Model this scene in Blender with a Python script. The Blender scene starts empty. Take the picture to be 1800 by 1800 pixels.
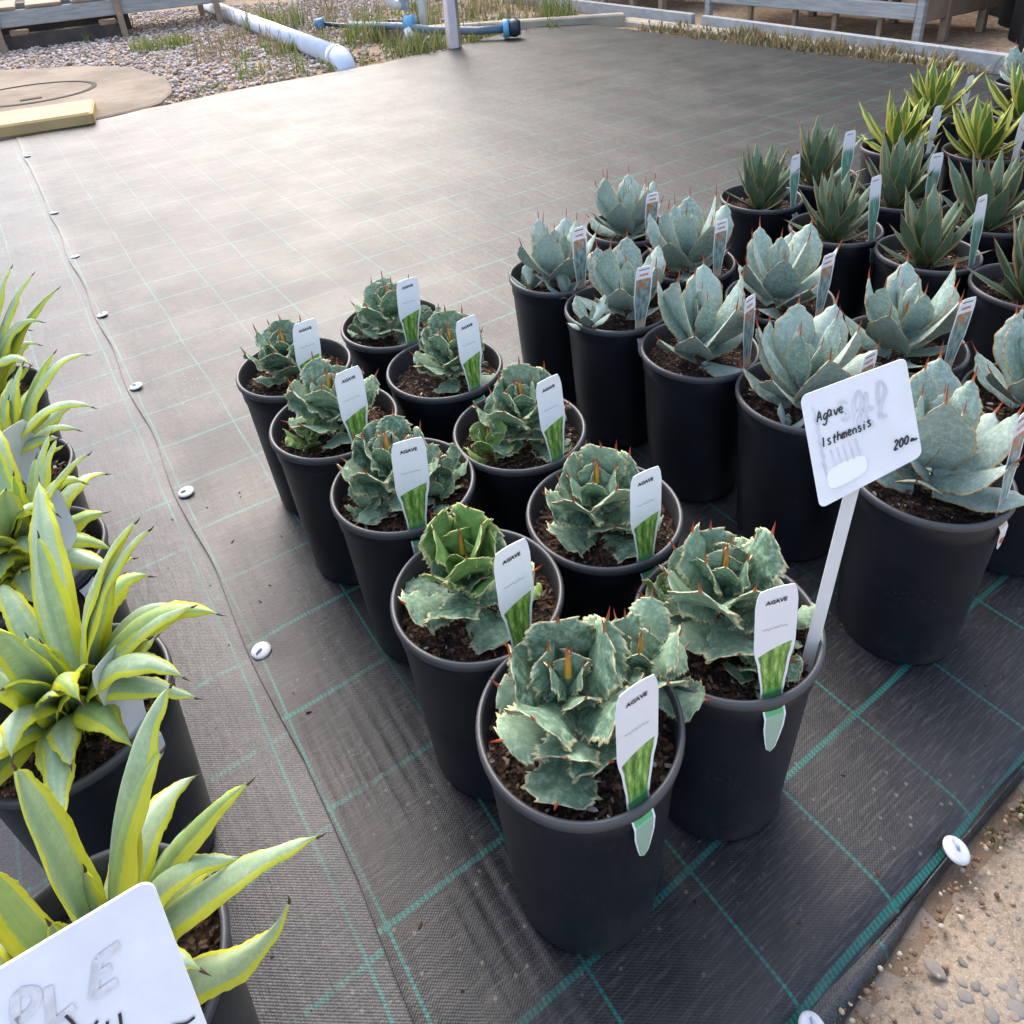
import bpy, math, random
import numpy as np
from mathutils import Vector, Matrix, noise, Euler
R_ = math.radians
scene = bpy.context.scene
COL = scene.collection

# ------------------------------------------------------------------ camera, sky, sun, exposure
CAM_H, PITCH, ROLL = 0.974, R_(28.0), R_(-4.4)
cam_d = bpy.data.cameras.new('camera'); cam = bpy.data.objects.new('camera', cam_d); COL.objects.link(cam)
fw = Vector((0, math.cos(PITCH), -math.sin(PITCH))); rt = Vector((1, 0, 0)); up = rt.cross(fw)
r2 = rt*math.cos(ROLL) + up*math.sin(ROLL); u2 = -rt*math.sin(ROLL) + up*math.cos(ROLL)
cam.matrix_world = Matrix(((r2.x, u2.x, -fw.x, 0), (r2.y, u2.y, -fw.y, 0), (r2.z, u2.z, -fw.z, CAM_H), (0, 0, 0, 1)))
cam_d.sensor_width = 36.0; cam_d.lens = 36.0*1354/1800
cam_d.shift_y = -(900-542)/1800
cam_d.clip_start = 0.01; cam_d.clip_end = 400
scene.camera = cam

SUN_AZ, SUN_EL = R_(-12), R_(46)          # azimuth from +Y, clockwise positive
world = bpy.data.worlds.new('World'); scene.world = world; world.use_nodes = True
wn = world.node_tree.nodes; wl = world.node_tree.links
sky = wn.new('ShaderNodeTexSky'); sky.sky_type = 'NISHITA'; sky.sun_disc = False
sky.sun_elevation = SUN_EL; sky.sun_rotation = SUN_AZ; sky.dust_density = 4.0; sky.air_density = 1.0; sky.ozone_density = 1.0
wn['Background'].inputs['Strength'].default_value = 0.15
hz = wn.new('ShaderNodeHueSaturation'); hz.inputs['Saturation'].default_value = .85   # thin high cloud
wl.new(sky.outputs[0], hz.inputs['Color']); wl.new(hz.outputs[0], wn['Background'].inputs['Color'])
sun_d = bpy.data.lights.new('sun', 'SUN'); sun_d.energy = 0.5; sun_d.angle = R_(60); sun_d.color = (1, .97, .93)
sun = bpy.data.objects.new('sun', sun_d); COL.objects.link(sun)
sdir = Vector((math.sin(SUN_AZ)*math.cos(SUN_EL), math.cos(SUN_AZ)*math.cos(SUN_EL), math.sin(SUN_EL)))
sun.rotation_euler = sdir.to_track_quat('Z', 'Y').to_euler(); sun.location = sdir*30
scene.view_settings.view_transform = 'Standard'; scene.view_settings.look = 'None'
scene.view_settings.gamma = 1; scene.view_settings.exposure = 1.8
scene.cycles.use_denoising = True
scene.cycles.max_bounces = 6

# ------------------------------------------------------------------ helpers
def tag(o, label=None, cat=None, group=None, kind=None):
    if label: o['label'] = label
    if cat: o['category'] = cat
    if group: o['group'] = group
    if kind: o['kind'] = kind
    return o
def empty(name, loc=(0, 0, 0), rz=0.0):
    o = bpy.data.objects.new(name, None); COL.objects.link(o); o.location = loc; o.rotation_euler = (0, 0, rz)
    o.empty_display_size = .02
    return o
def link(name, me, parent=None, loc=None, rot=None, sc=None):
    o = bpy.data.objects.new(name, me); COL.objects.link(o)
    if parent: o.parent = parent
    if loc is not None: o.location = loc
    if rot is not None: o.rotation_euler = rot
    if sc is not None: o.scale = sc if hasattr(sc, '__len__') else (sc, sc, sc)
    return o
def mesh(name, V, F, mats=(), uv=None, smooth=True, fm=None):
    me = bpy.data.meshes.new(name); me.from_pydata([tuple(v) for v in V], [], F); me.update()
    for m in mats if isinstance(mats, (list, tuple)) else (mats,): me.materials.append(m)
    if uv is not None:
        l = me.uv_layers.new(name='UVMap'); idx = np.empty(len(me.loops), dtype=np.int32); me.loops.foreach_get('vertex_index', idx)
        l.data.foreach_set('uv', np.asarray(uv, dtype=np.float32)[idx].ravel())
    me.polygons.foreach_set('use_smooth', [smooth]*len(me.polygons))
    if fm is not None: me.polygons.foreach_set('material_index', fm)
    return me
class MB:
    def __init__(s): s.V = []; s.F = []
    def add(s, V, F):
        b = len(s.V); s.V += [tuple(v) for v in V]; s.F += [tuple(i+b for i in f) for f in F]; return s
    def box(s, c, size, M=None, bev=0.0):
        x, y, z = [k/2 for k in size]; V = []
        if bev <= 0:
            V = [Vector((a*x, b*y, d*z)) for a in (-1, 1) for b in (-1, 1) for d in (-1, 1)]
            F = [(0, 1, 3, 2), (4, 6, 7, 5), (0, 4, 5, 1), (2, 3, 7, 6), (0, 2, 6, 4), (1, 5, 7, 3)]
        else:
            pts = []
            for zz, ins in ((-z, bev), (-z+bev, 0), (z-bev, 0), (z, bev)):
                X, Y = x-ins, y-ins; k = bev
                ring = [(X-k, -Y), (X, -Y+k), (X, Y-k), (X-k, Y), (-X+k, Y), (-X, Y-k), (-X, -Y+k), (-X+k, -Y)]
                pts += [Vector((a, b, zz)) for a, b in ring]
            V = pts; F = [tuple(range(7, -1, -1)), tuple(range(24, 32))]
            for r in range(3):
                for i in range(8): F.append((r*8+i, r*8+(i+1) % 8, r*8+8+(i+1) % 8, r*8+8+i))
        if M is not None: V = [M @ v for v in V]
        return s.add([Vector(c)+v for v in V], F)
    def tube(s, pts, r, n=12, cap=True):
        pts = [Vector(p) for p in pts]; rr = r if hasattr(r, '__len__') else [r]*len(pts); V = []; F = []
        ref = Vector((0, 0, 1))
        for i, p in enumerate(pts):
            t = (pts[min(i+1, len(pts)-1)]-pts[max(i-1, 0)]).normalized()
            a = t.cross(ref)
            if a.length < .05: a = t.cross(Vector((1, 0, 0)))
            a.normalize(); b = t.cross(a)
            for k in range(n):
                th = 2*math.pi*k/n; V.append(p+(a*math.cos(th)+b*math.sin(th))*rr[i])
        for i in range(len(pts)-1):
            for k in range(n): F.append((i*n+k, i*n+(k+1) % n, i*n+n+(k+1) % n, i*n+n+k))
        if cap: F += [tuple(range(n-1, -1, -1)), tuple(range((len(pts)-1)*n, len(pts)*n))]
        return s.add(V, F)
    def build(s, name, mat, parent=None, smooth=False, loc=None, rot=None):
        return link(name, mesh(name, s.V, s.F, mat, smooth=smooth), parent, loc, rot)
def lathe(prof, n=48, closed_top=False):
    V = []; F = []
    for (r, z) in prof:
        for k in range(n): a = 2*math.pi*k/n; V.append((r*math.cos(a), r*math.sin(a), z))
    for i in range(len(prof)-1):
        for k in range(n): F.append((i*n+k, i*n+(k+1) % n, i*n+n+(k+1) % n, i*n+n+k))
    return V, F
def rotz(a): return Matrix.Rotation(a, 3, 'Z')
def frame(d):                                   # 3x3 with X along d, Z up-ish
    x = Vector(d).normalized(); z = Vector((0, 0, 1)); y = z.cross(x).normalized(); z = x.cross(y)
    return Matrix((x, y, z)).transposed()

# mat frame: u across, v along the seam (towards the path)
WU = Vector((math.cos(R_(32.5)), math.sin(R_(32.5)), 0)); WS = Vector((math.cos(R_(-57.5)), math.sin(R_(-57.5)), 0))
def W(u, v, z=0.0): return Vector((WU.x*u+WS.x*v, WU.y*u+WS.y*v, z))

# ------------------------------------------------------------------ materials
class NT:
    def __init__(s, name):
        s.m = bpy.data.materials.new(name); s.m.use_nodes = True; s.t = s.m.node_tree; s.n = s.t.nodes; s.b = s.n['Principled BSDF']
    def new(s, ty, **kw):
        nd = s.n.new(ty)
        for k, v in kw.items():
            if k.startswith('i_'): nd.inputs[k[2:].replace('_', ' ')].default_value = v
            else: setattr(nd, k, v)
        return nd
    def ln(s, a, b): s.t.links.new(a, b)
    def math(s, op, a, b=None, c=None, clamp=False):
        nd = s.new('ShaderNodeMath', operation=op); nd.use_clamp = clamp
        for i, x in enumerate((a, b, c)):
            if x is None: continue
            if isinstance(x, (int, float)): nd.inputs[i].default_value = x
            else: s.ln(x, nd.inputs[i])
        return nd.outputs[0]
    def mix(s, f, a, b, bt='MIX'):
        nd = s.new('ShaderNodeMix', data_type='RGBA', blend_type=bt)
        for k, x in ((0, f), (6, a), (7, b)):
            if isinstance(x, (int, float)): nd.inputs[k].default_value = x
            elif isinstance(x, tuple): nd.inputs[k].default_value = (*x[:3], 1)
            else: s.ln(x, nd.inputs[k])
        return nd.outputs[2]
    def ramp(s, f, stops, interp='LINEAR'):
        nd = s.new('ShaderNodeValToRGB'); cr = nd.color_ramp; cr.interpolation = interp
        while len(cr.elements) < len(stops): cr.elements.new(.5)
        for e, (p, c) in zip(cr.elements, stops): e.position = p; e.color = (*c, 1) if len(c) == 3 else c
        s.ln(f, nd.inputs[0]); return nd.outputs[0]
    def noise(s, scale, vec=None, detail=3, rough=.55):
        nd = s.new('ShaderNodeTexNoise'); nd.inputs['Scale'].default_value = scale; nd.inputs['Detail'].default_value = detail; nd.inputs['Roughness'].default_value = rough
        if vec is not None: s.ln(vec, nd.inputs['Vector'])
        return nd.outputs['Fac']
    def voro(s, scale, vec=None, out='Color', feature='F1'):
        nd = s.new('ShaderNodeTexVoronoi', feature=feature); nd.inputs['Scale'].default_value = scale
        if vec is not None: s.ln(vec, nd.inputs['Vector'])
        return nd.outputs[out]
    def step(s, x, lo, hi): 
        nd = s.new('ShaderNodeMapRange', interpolation_type='SMOOTHSTEP'); s.ln(x, nd.inputs[0]); nd.inputs[1].default_value = lo; nd.inputs[2].default_value = hi
        return nd.outputs[0]
    def bump(s, h, strength=.3, dist=.002, normal=None):
        nd = s.new('ShaderNodeBump'); nd.inputs['Strength'].default_value = strength; nd.inputs['Distance'].default_value = dist; s.ln(h, nd.inputs['Height'])
        if normal is not None: s.ln(normal, nd.inputs['Normal'])
        return nd.outputs[0]
    def pos(s): return s.new('ShaderNodeNewGeometry').outputs['Position']
    def island(s): return s.new('ShaderNodeNewGeometry').outputs['Random Per Island']
    def objco(s): return s.new('ShaderNodeTexCoord').outputs['Object']
    def rnd(s): return s.new('ShaderNodeObjectInfo').outputs['Random']
    def uv(s):
        nd = s.new('ShaderNodeSeparateXYZ'); tc = s.new('ShaderNodeTexCoord'); s.ln(tc.outputs['UV'], nd.inputs[0]); return nd.outputs[0], nd.outputs[1], tc.outputs['UV']
    def vscale(s, v, sc):
        nd = s.new('ShaderNodeMapping'); s.ln(v, nd.inputs[0]); nd.inputs['Scale'].default_value = sc; return nd.outputs[0]
    def out(s, col=None, rough=None, normal=None, spec=None, metal=None):
        for k, x in (('Base Color', col), ('Roughness', rough), ('Normal', normal), ('Specular IOR Level', spec), ('Metallic', metal)):
            if x is None: continue
            if isinstance(x, tuple): s.b.inputs[k].default_value = (*x[:3], 1)
            elif isinstance(x, (int, float)): s.b.inputs[k].default_value = x
            else: s.ln(x, s.b.inputs[k])
        return s.m
def translucent(n, col, amount):
    tr = n.new('ShaderNodeBsdfTranslucent'); n.ln(col, tr.inputs['Color'])
    mx = n.new('ShaderNodeMixShader'); mx.inputs[0].default_value = amount
    n.ln(n.b.outputs[0], mx.inputs[1]); n.ln(tr.outputs[0], mx.inputs[2])
    n.ln(mx.outputs[0], n.n['Material Output'].inputs['Surface'])

def mat_weed(name, pu, pv, sp, dash, sky_fuzz=0.0, spec=.42):
    n = NT(name); u, v, uv = n.uv()
    def line(x, ph, half, soft):
        d = n.math('PINGPONG', n.math('ADD', n.math('SUBTRACT', x, ph), 100*sp), sp/2)
        return n.math('SUBTRACT', 1.0, n.step(d, half-soft, half+soft))
    wob = n.math('MULTIPLY', n.math('SUBTRACT', n.noise(3.0, uv, 1), .5), .012)
    uu = n.math('ADD', u, wob); vv = n.math('ADD', v, wob)
    lu = line(uu, pu, .0018, .0006); lv = line(vv, pv, .0034, .0008)
    # threads: long lines look twisted, cross lines look laddered
    tw = n.math('SINE', n.math('MULTIPLY', v, 900.0)); tw = n.math('MULTIPLY_ADD', tw, .3, .75)
    ld = n.math('SINE', n.math('MULTIPLY', u, 1100.0)); ld = n.math('MULTIPLY_ADD', ld, .35, .7)
    if dash: ld = n.math('MULTIPLY', ld, n.math('MULTIPLY_ADD', n.step(n.noise(70, uv, 2), .42, .56), .75, .25))
    fade = n.math('MULTIPLY_ADD', n.step(n.noise(5, uv, 3), .3, .62), .6, .28)
    lines = n.math('MULTIPLY', n.math('MAXIMUM', n.math('MULTIPLY', lu, tw), n.math('MULTIPLY', lv, ld)), fade)
    # weave
    sv = n.noise(1.0, n.vscale(uv, (26, 330, 1)), 2, .6)          # tapes running across
    su = n.noise(1.0, n.vscale(uv, (330, 26, 1)), 2, .6)
    wv = n.math('MULTIPLY', n.math('SINE', n.math('MULTIPLY', v, 2*math.pi/.0034)), n.math('SINE', n.math('MULTIPLY', u, 2*math.pi/.0044)))
    dust = n.noise(4.0, uv, 5, .62); dust2 = n.noise(1.1, uv, 3)
    base = n.ramp(sv, [(.3, (.006, .006, .008)), (.52, (.014, .014, .016)), (.72, (.052, .050, .048))])
    base = n.mix(n.math('MULTIPLY', n.step(su, .45, .8), .4), base, (.035, .034, .034))
    base = n.mix(n.math('MULTIPLY', n.step(dust, .48, .78), .5), base, (.046, .044, .043))
    base = n.mix(n.math('MULTIPLY', n.step(n.voro(60, uv, 'Distance'), .18, .05), n.step(dust2, .5, .62)), base, (.13, .11, .09))
    if sky_fuzz: base = n.mix(n.math('MULTIPLY', n.step(n.noise(420, uv, 3, .7), .35, .7), sky_fuzz), base, (.070, .072, .080))  # fuzzy fibres, lightened so the colour carries this sheet's sky reflection
    col = n.mix(lines, base, (.007, .155, .125))
    h = n.math('ADD', n.math('MULTIPLY', wv, .35), n.math('ADD', n.math('MULTIPLY', sv, .9), n.math('MULTIPLY', su, .6)))
    h = n.math('ADD', h, n.math('MULTIPLY', n.noise(22, uv, 4, .65), 4.5)); h = n.math('ADD', h, n.math('MULTIPLY', n.noise(1, n.vscale(uv, (60, 9, 1)), 3), 2.2))
    nb = n.bump(h, .30, .0011)
    rough = n.math('ADD', n.math('MULTIPLY_ADD', dust, .26, .26), n.math('MULTIPLY', n.noise(2.6, uv, 4, .65), .16))
    return n.out(col, rough, nb, spec)

def mat_simple(name, col, rough=.6, noise_scale=None, var=.25, bump=0.0, spec=.5, coords='obj', col2=None):
    n = NT(name); co = n.objco() if coords == 'obj' else n.pos()
    if noise_scale:
        f = n.noise(noise_scale, co, 5, .6)
        c2 = col2 or tuple(x*(1-var) for x in col)
        c = n.mix(n.step(f, .32, .68), c2, col); nb = n.bump(f, bump, .004) if bump else None
        return n.out(c, rough, nb, spec)
    return n.out(col, rough, None, spec)

M = {}
M['mat_r'] = mat_weed('woven_mat', .072, -.767, .1525, False)
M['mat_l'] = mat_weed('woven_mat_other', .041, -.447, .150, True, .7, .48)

n = NT('pot_plastic'); co = n.objco(); f = n.noise(9, co, 4); sp = n.voro(260, co, 'Distance')
z = n.new('ShaderNodeSeparateXYZ'); n.ln(co, z.inputs[0])
spk = n.math('MULTIPLY', n.step(sp, .22, .06), n.step(n.noise(14, co, 3), .5, .66))
scr = n.step(n.noise(1, n.vscale(co, (16, 16, 2.2)), 4, .7), .62, .78)
c = n.mix(n.step(f, .3, .7), (.006, .0075, .011), (.011, .0135, .019)); c = n.mix(n.math('MULTIPLY', scr, .38), c, (.06, .06, .065)); c = n.mix(n.math('MULTIPLY', n.math('MULTIPLY', n.step(n.noise(5, co, 6, .7), .5, .7), n.step(z.outputs[2], .16, .0)), .5), c, (.055, .05, .045)); c = n.mix(n.math('MULTIPLY', spk, .75), c, (.16, .14, .12))
M['pot'] = n.out(c, n.math('MULTIPLY_ADD', f, .22, .30), n.bump(n.noise(120, co, 2), .12, .0008), .42)
n = NT('pot_rim'); co = n.objco(); f = n.noise(18, co, 4)
M['rim'] = n.out(n.mix(f, (.035, .036, .040), (.075, .075, .08)), n.math('MULTIPLY_ADD', f, .25, .30), n.bump(n.noise(90, co, 2), .15, .0008), .5)  # grey rim highlights put into the base colour

n = NT('potting_soil'); p = n.pos(); vc = n.new('ShaderNodeSeparateColor'); n.ln(n.voro(230, p), vc.inputs[0])
f = n.noise(40, p, 5)
c = n.ramp(vc.outputs[0], [(0, (.012, .008, .006)), (.45, (.035, .021, .014)), (.75, (.085, .045, .028)), (.97, (.16, .095, .06)), (1, (.42, .38, .33))])
c = n.mix(n.step(f, .55, .35), c, (.010, .007, .005))
M['soil'] = n.out(c, .9, n.bump(n.voro(230, p, 'Distance'), .9, .004), .3)
n = NT('bark_chips'); c = n.ramp(n.island(), [(0, (.014, .009, .007)), (.35, (.045, .024, .016)), (.7, (.11, .056, .035)), (.93, (.19, .11, .07)), (.965, (.30, .22, .15)), (.985, (.6, .57, .52))])
c = n.mix(n.math('MULTIPLY', n.noise(300, n.pos(), 2), .5), c, (.02, .012, .009))
M['chips'] = n.out(c, .85, None, .3)

def leaf_mat(name, c_lo, c_hi, margin, m_in, spots, bloom, tw=.0, streak=0.0, base_tint=None, rough=.5, mnoise=.03, mid=None, edge=None, soft=.05):
    n = NT(name); u, v, uv = n.uv(); co = n.objco(); r = n.rnd()
    f = n.noise(34, co, 6, .7); f2 = n.noise(150, co, 4, .7)
    t = n.math('MULTIPLY_ADD', f, .8, n.math('MULTIPLY', n.math('SUBTRACT', r, .35), .45))
    c = n.mix(n.step(t, .1, .75), c_lo, c_hi)
    c = n.mix(n.math('MULTIPLY', n.step(f2, .42, .7), bloom), c, tuple(min(1, x*1.55+.03) for x in c_hi))
    if streak:
        s = n.noise(1.0, n.vscale(uv, (34, 1.2, 1)), 3, .7); c = n.mix(n.math('MULTIPLY', n.step(s, .35, .72), streak), c, tuple(x*1.35+.02 for x in c_hi))
    d = n.math('MULTIPLY', n.math('ABSOLUTE', n.math('SUBTRACT', u, .5)), 2.0)
    dn = n.math('ADD', d, n.math('MULTIPLY', n.math('SUBTRACT', n.noise(70, co, 3), .5), mnoise*4))
    if mid: c = n.mix(n.math('MULTIPLY', n.step(d, .38, .02), .6), c, mid)
    if spots: c = n.mix(n.math('MULTIPLY', n.step(n.noise(60, co, 5, .75), .63, .75), spots), c, (.10, .085, .045))
    if base_tint: c = n.mix(n.math('MULTIPLY', n.step(v, .42, .0), .8), c, base_tint)
    c = n.mix(n.step(dn, m_in, m_in+soft), c, margin)
    if edge: c = n.mix(n.math('MULTIPLY', n.step(d, .95, 1.0), n.step(n.noise(240, co, 2), .44, .58)), c, edge)
    if streak: c = n.mix(n.math('MULTIPLY', n.step(n.noise(1.0, n.vscale(uv, (70, 2.5, 1)), 3, .7), .5, .72), .3), c, tuple(x*.75 for x in c_lo))
    m = n.out(c, n.math('MULTIPLY_ADD', f, .2, rough-.1), n.bump(n.noise(90, co, 5, .65), .45, .002), .4)
    if tw: translucent(n, c, tw)
    return m
M['isth'] = leaf_mat('toothed_agave_leaf', (.058, .115, .070), (.185, .275, .185), (.46, .46, .27), .90, .5, .75, mnoise=.06, rough=.6, edge=(.28, .16, .08))
M['isth_young'] = leaf_mat('toothed_agave_young_leaf', (.10, .20, .06), (.22, .36, .11), (.50, .50, .20), .90, .2, .35, mnoise=.04, rough=.5, tw=.12)
M['parry'] = leaf_mat('blue_grey_agave_leaf', (.165, .235, .195), (.315, .395, .350), (.52, .42, .22), .915, .55, .6, mnoise=.02, rough=.6, streak=.3, edge=(.25, .12, .06))
M['glow'] = leaf_mat('blue_green_agave_leaf', (.045, .095, .045), (.145, .215, .135), (.42, .27, .13), .86, .1, .25, mnoise=.012, streak=.35, rough=.42, base_tint=(.10, .19, .05), tw=.08)
M['yel'] = leaf_mat('yellow_striped_agave_leaf', (.06, .13, .025), (.16, .26, .06), (.66, .60, .13), .62, .05, .15, mnoise=.02, streak=.3, rough=.42, tw=.15)
M['desm'] = leaf_mat('variegated_agave_leaf', (.29, .41, .21), (.47, .57, .35), (.72, .71, .07), .68, .30, .3, soft=.12, mnoise=.03, streak=.35, rough=.40, tw=.22, mid=(.30, .44, .30))
M['desm_y'] = leaf_mat('variegated_agave_yellow_leaf', (.22, .34, .12), (.36, .48, .18), (.70, .69, .06), .50, .30, .2, soft=.15, mnoise=.05, streak=.5, rough=.40, tw=.25)
n = NT('agave_spine'); u, v, uv = n.uv(); c = n.ramp(v, [(0, (.50, .24, .06)), (.25, (.42, .09, .03)), (.8, (.26, .03, .02)), (1, (.08, .03, .025))])
M['spine'] = n.out(c, .35)
n = NT('agave_bud_spine'); u, v, uv = n.uv(); c = n.ramp(v, [(0, (.55, .36, .05)), (.45, (.60, .24, .03)), (.8, (.35, .07, .02)), (1, (.10, .03, .02))])
M['bud'] = n.out(c, .4)
n = NT('agave_dark_spine'); M['dspine'] = n.out((.06, .03, .02), .5)

n = NT('white_tag'); u, v, uv = n.uv()
d = n.math('MULTIPLY', n.math('ABSOLUTE', n.math('SUBTRACT', u, .5)), 2)
pic_t = n.noise(1, n.vscale(uv, (6, 7, 1)), 4, .75)
green = n.ramp(pic_t, [(.28, (.05, .06, .02)), (.42, (.08, .20, .03)), (.55, (.25, .45, .08)), (.66, (.55, .66, .25)), (.75, (.35, .28, .12))])
low = n.step(n.math('ADD', v, n.math('MULTIPLY', n.noise(30, uv, 3), .06)), .37, .31)
green = n.mix(low, green, (.10, .42, .16))
tailc = n.mix(n.noise(9, uv, 2), (.26, .42, .30), (.38, .52, .40))
green = n.mix(n.step(v, .245, .235), green, tailc)
inpic = n.math('MULTIPLY', n.step(n.math('MULTIPLY_ADD', u, .07, n.math('SUBTRACT', .555, v)), -.003, .003), n.step(d, .88, .80))
c = n.mix(inpic, (.84, .83, .85), green)
M['tag'] = n.out(c, .32, None, .5)
n = NT('picture_tag'); u, v, uv = n.uv(); d = n.math('MULTIPLY', n.math('ABSOLUTE', n.math('SUBTRACT', u, .5)), 2)
pt = n.noise(1, n.vscale(uv, (5, 9, 1)), 4, .65)
pic = n.ramp(pt, [(.3, (.05, .07, .06)), (.45, (.16, .24, .25)), (.58, (.30, .42, .40)), (.7, (.45, .50, .36))])
org = n.math('MULTIPLY', n.step(v, .66, .80), n.step(n.noise(1, n.vscale(uv, (4, 11, 1)), 3), .45, .55))
pic = n.mix(org, pic, (.50, .17, .06)); pic = n.mix(n.step(v, .40, .33), pic, (.55, .42, .30))
pic = n.mix(n.step(v, .245, .235), pic, (.78, .74, .72))
inpic = n.math('MULTIPLY', n.step(v, .86, .85), n.step(d, .90, .84))
c = n.mix(inpic, (.78, .74, .76), pic)
M['ptag'] = n.out(c, .34, None, .5)
n = NT('green_picture_tag'); u, v, uv = n.uv(); d = n.math('MULTIPLY', n.math('ABSOLUTE', n.math('SUBTRACT', u, .5)), 2)
pt = n.noise(1, n.vscale(uv, (11, 4, 1)), 4, .7)
pic = n.ramp(pt, [(.3, (.025, .07, .05)), (.5, (.13, .32, .22)), (.66, (.36, .58, .46)), (.75, (.5, .66, .58))])
inpic = n.math('MULTIPLY', n.step(n.math('MULTIPLY_ADD', n.noise(12, uv, 2), .1, v), .85, .76), n.step(d, .90, .82))
M['gtag'] = n.out(n.mix(inpic, (.74, .72, .76), pic), .35, None, .5)
n = NT('faded_tag'); c = n.mix(n.noise(20, n.objco(), 3), (.52, .52, .52), (.72, .72, .74)); M['ftag'] = n.out(c, .5)
M['ink'] = mat_simple('black_ink', (.02, .02, .025), .5)
M['grey_ink'] = mat_simple('grey_ink', (.36, .36, .39), .6)
M['red_ink'] = mat_simple('red_ink', (.52, .10, .06), .5)
n = NT('sign_board'); f = n.noise(25, n.objco(), 5, .65)
M['sign'] = n.out(n.mix(n.step(f, .35, .7), (.76, .75, .77), (.84, .83, .85)), .38, n.bump(n.noise(90, n.objco(), 2), .05, .001), .5)
M['ghost'] = mat_simple('rubbed_out_ink', (.56, .55, .59), .5, 60, -.28)
M['ghost2'] = mat_simple('rubbed_out_marker', (.56, .54, .55), .5, 120, -.35)
M['blank_white'] = mat_simple('blank_oval_white', (.90, .90, .90), .35)
M['stake'] = mat_simple('stake_plastic', (.66, .63, .60), .45, 18, .12)
M['washer'] = mat_simple('pin_plastic', (.62, .62, .66), .4, 60, .2)
n = NT('exposed_concrete'); p = n.pos(); f = n.noise(9, p, 6, .65); g = n.noise(160, p, 4, .7); vo = n.voro(34, p, 'Distance')
c = n.mix(n.step(f, .3, .7), (.25, .195, .14), (.36, .29, .215)); c = n.mix(n.math('MULTIPLY', n.step(g, .45, .66), .7), c, (.17, .13, .095)); c = n.mix(n.math('MULTIPLY', n.step(n.noise(420, p, 2), .56, .68), .6), c, (.50, .42, .33)); c = n.mix(n.math('MULTIPLY', n.step(n.noise(30, p, 5, .7), .56, .66), .45), c, (.19, .165, .14))
M['conc'] = n.out(c, .88, n.bump(g, .8, .004), .3)
n = NT('aggregate_stone'); c = n.ramp(n.island(), [(0, (.16, .145, .13)), (.45, (.24, .22, .20)), (.7, (.31, .255, .20)), (1, (.40, .31, .22))])
c = n.mix(n.noise(120, n.pos(), 4, .7), c, (.16, .14, .12)); M['agg'] = n.out(c, .75, n.bump(n.noise(200, n.pos(), 3), .3, .002))
n = NT('dirt'); p = n.pos(); f = n.noise(1.2, p, 7, .6); g = n.noise(22, p, 5, .7); vo = n.new('ShaderNodeSeparateColor'); n.ln(n.voro(42, p), vo.inputs[0])
c = n.mix(n.step(f, .35, .65), (.20, .135, .085), (.31, .225, .15)); c = n.mix(n.math('MULTIPLY', n.step(g, .5, .7), .5), c, (.11, .08, .055)); c = n.mix(n.math('MULTIPLY', n.step(vo.outputs[0], .72, .8), .5), c, (.40, .34, .28))
M['dirt'] = n.out(c, .95, n.bump(g, .7, .02), .2)
n = NT('gravel_stone'); c = n.ramp(n.island(), [(0, (.17, .125, .105)), (.2, (.31, .24, .205)), (.45, (.43, .36, .33)), (.75, (.52, .46, .43)), (.93, (.62, .58, .56)), (1, (.75, .73, .72))])
c = n.mix(n.math('MULTIPLY', n.noise(60, n.pos(), 3), .4), c, (.22, .16, .12)); M['gravel'] = n.out(c, .85)
n = NT('old_concrete'); p = n.pos(); f = n.noise(1.6, p, 7, .65); g = n.noise(14, p, 6, .7)
c = n.mix(n.step(f, .35, .65), (.17, .135, .10), (.27, .215, .165)); c = n.mix(n.math('MULTIPLY', n.step(g, .52, .7), .5), c, (.11, .09, .07)); c = n.mix(n.math('MULTIPLY', n.step(n.noise(5, p, 5), .6, .7), .4), c, (.34, .29, .24))
M['pad'] = n.out(c, .92, n.bump(g, .5, .01), .3)
M['crack'] = mat_simple('crack_dirt', (.05, .04, .03), .95)
M['sleeper'] = mat_simple('yellow_painted_timber', (.52, .35, .15), .7, 4, .22, .15, .4)
n = NT('weathered_timber'); co = n.objco(); f = n.noise(1, n.vscale(n.pos(), (5, 5, 60)), 5, .7)
c = n.mix(n.step(f, .3, .7), (.26, .27, .265), (.40, .415, .41)); M['grey_wood'] = n.out(c, .8, n.bump(f, .3, .004), .3)
M['blue_wood'] = mat_simple('blue_grey_painted_timber', (.34, .36, .37), .7, 14, .22, .2, .4, 'pos')
M['brown_wood'] = mat_simple('bare_timber', (.36, .27, .19), .8, 6, .3, .2, .3, 'pos')
M['dark_wood'] = mat_simple('dark_timber', (.055, .05, .05), .85, 6, .4, .2, .3, 'pos', (.10, .08, .065))
M['pvc'] = mat_simple('white_pvc', (.62, .68, .78), .38, 7, .12, 0, .5, 'pos')
M['pvc_old'] = mat_simple('aged_pvc', (.66, .67, .62), .5, 9, .2, 0, .5, 'pos')
M['grey_pvc'] = mat_simple('grey_pvc', (.36, .42, .52), .45)
M['blue'] = mat_simple('blue_plastic', (.06, .22, .42), .4)
M['lblue'] = mat_simple('light_blue_plastic', (.14, .40, .60), .4)
M['black'] = mat_simple('black_poly_pipe', (.03, .04, .06), .5, 8, .3)
M['slate'] = mat_simple('slate_poly_pipe', (.12, .18, .24), .5, 8, .3)
M['pink'] = mat_simple('pinkish_painted_post', (.78, .66, .66), .6, 5, .15, 0, .4, 'pos')
M['kerbc'] = mat_simple('pale_concrete', (.42, .37, .29), .9, 3.5, .3, .3, .3, 'pos')
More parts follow.
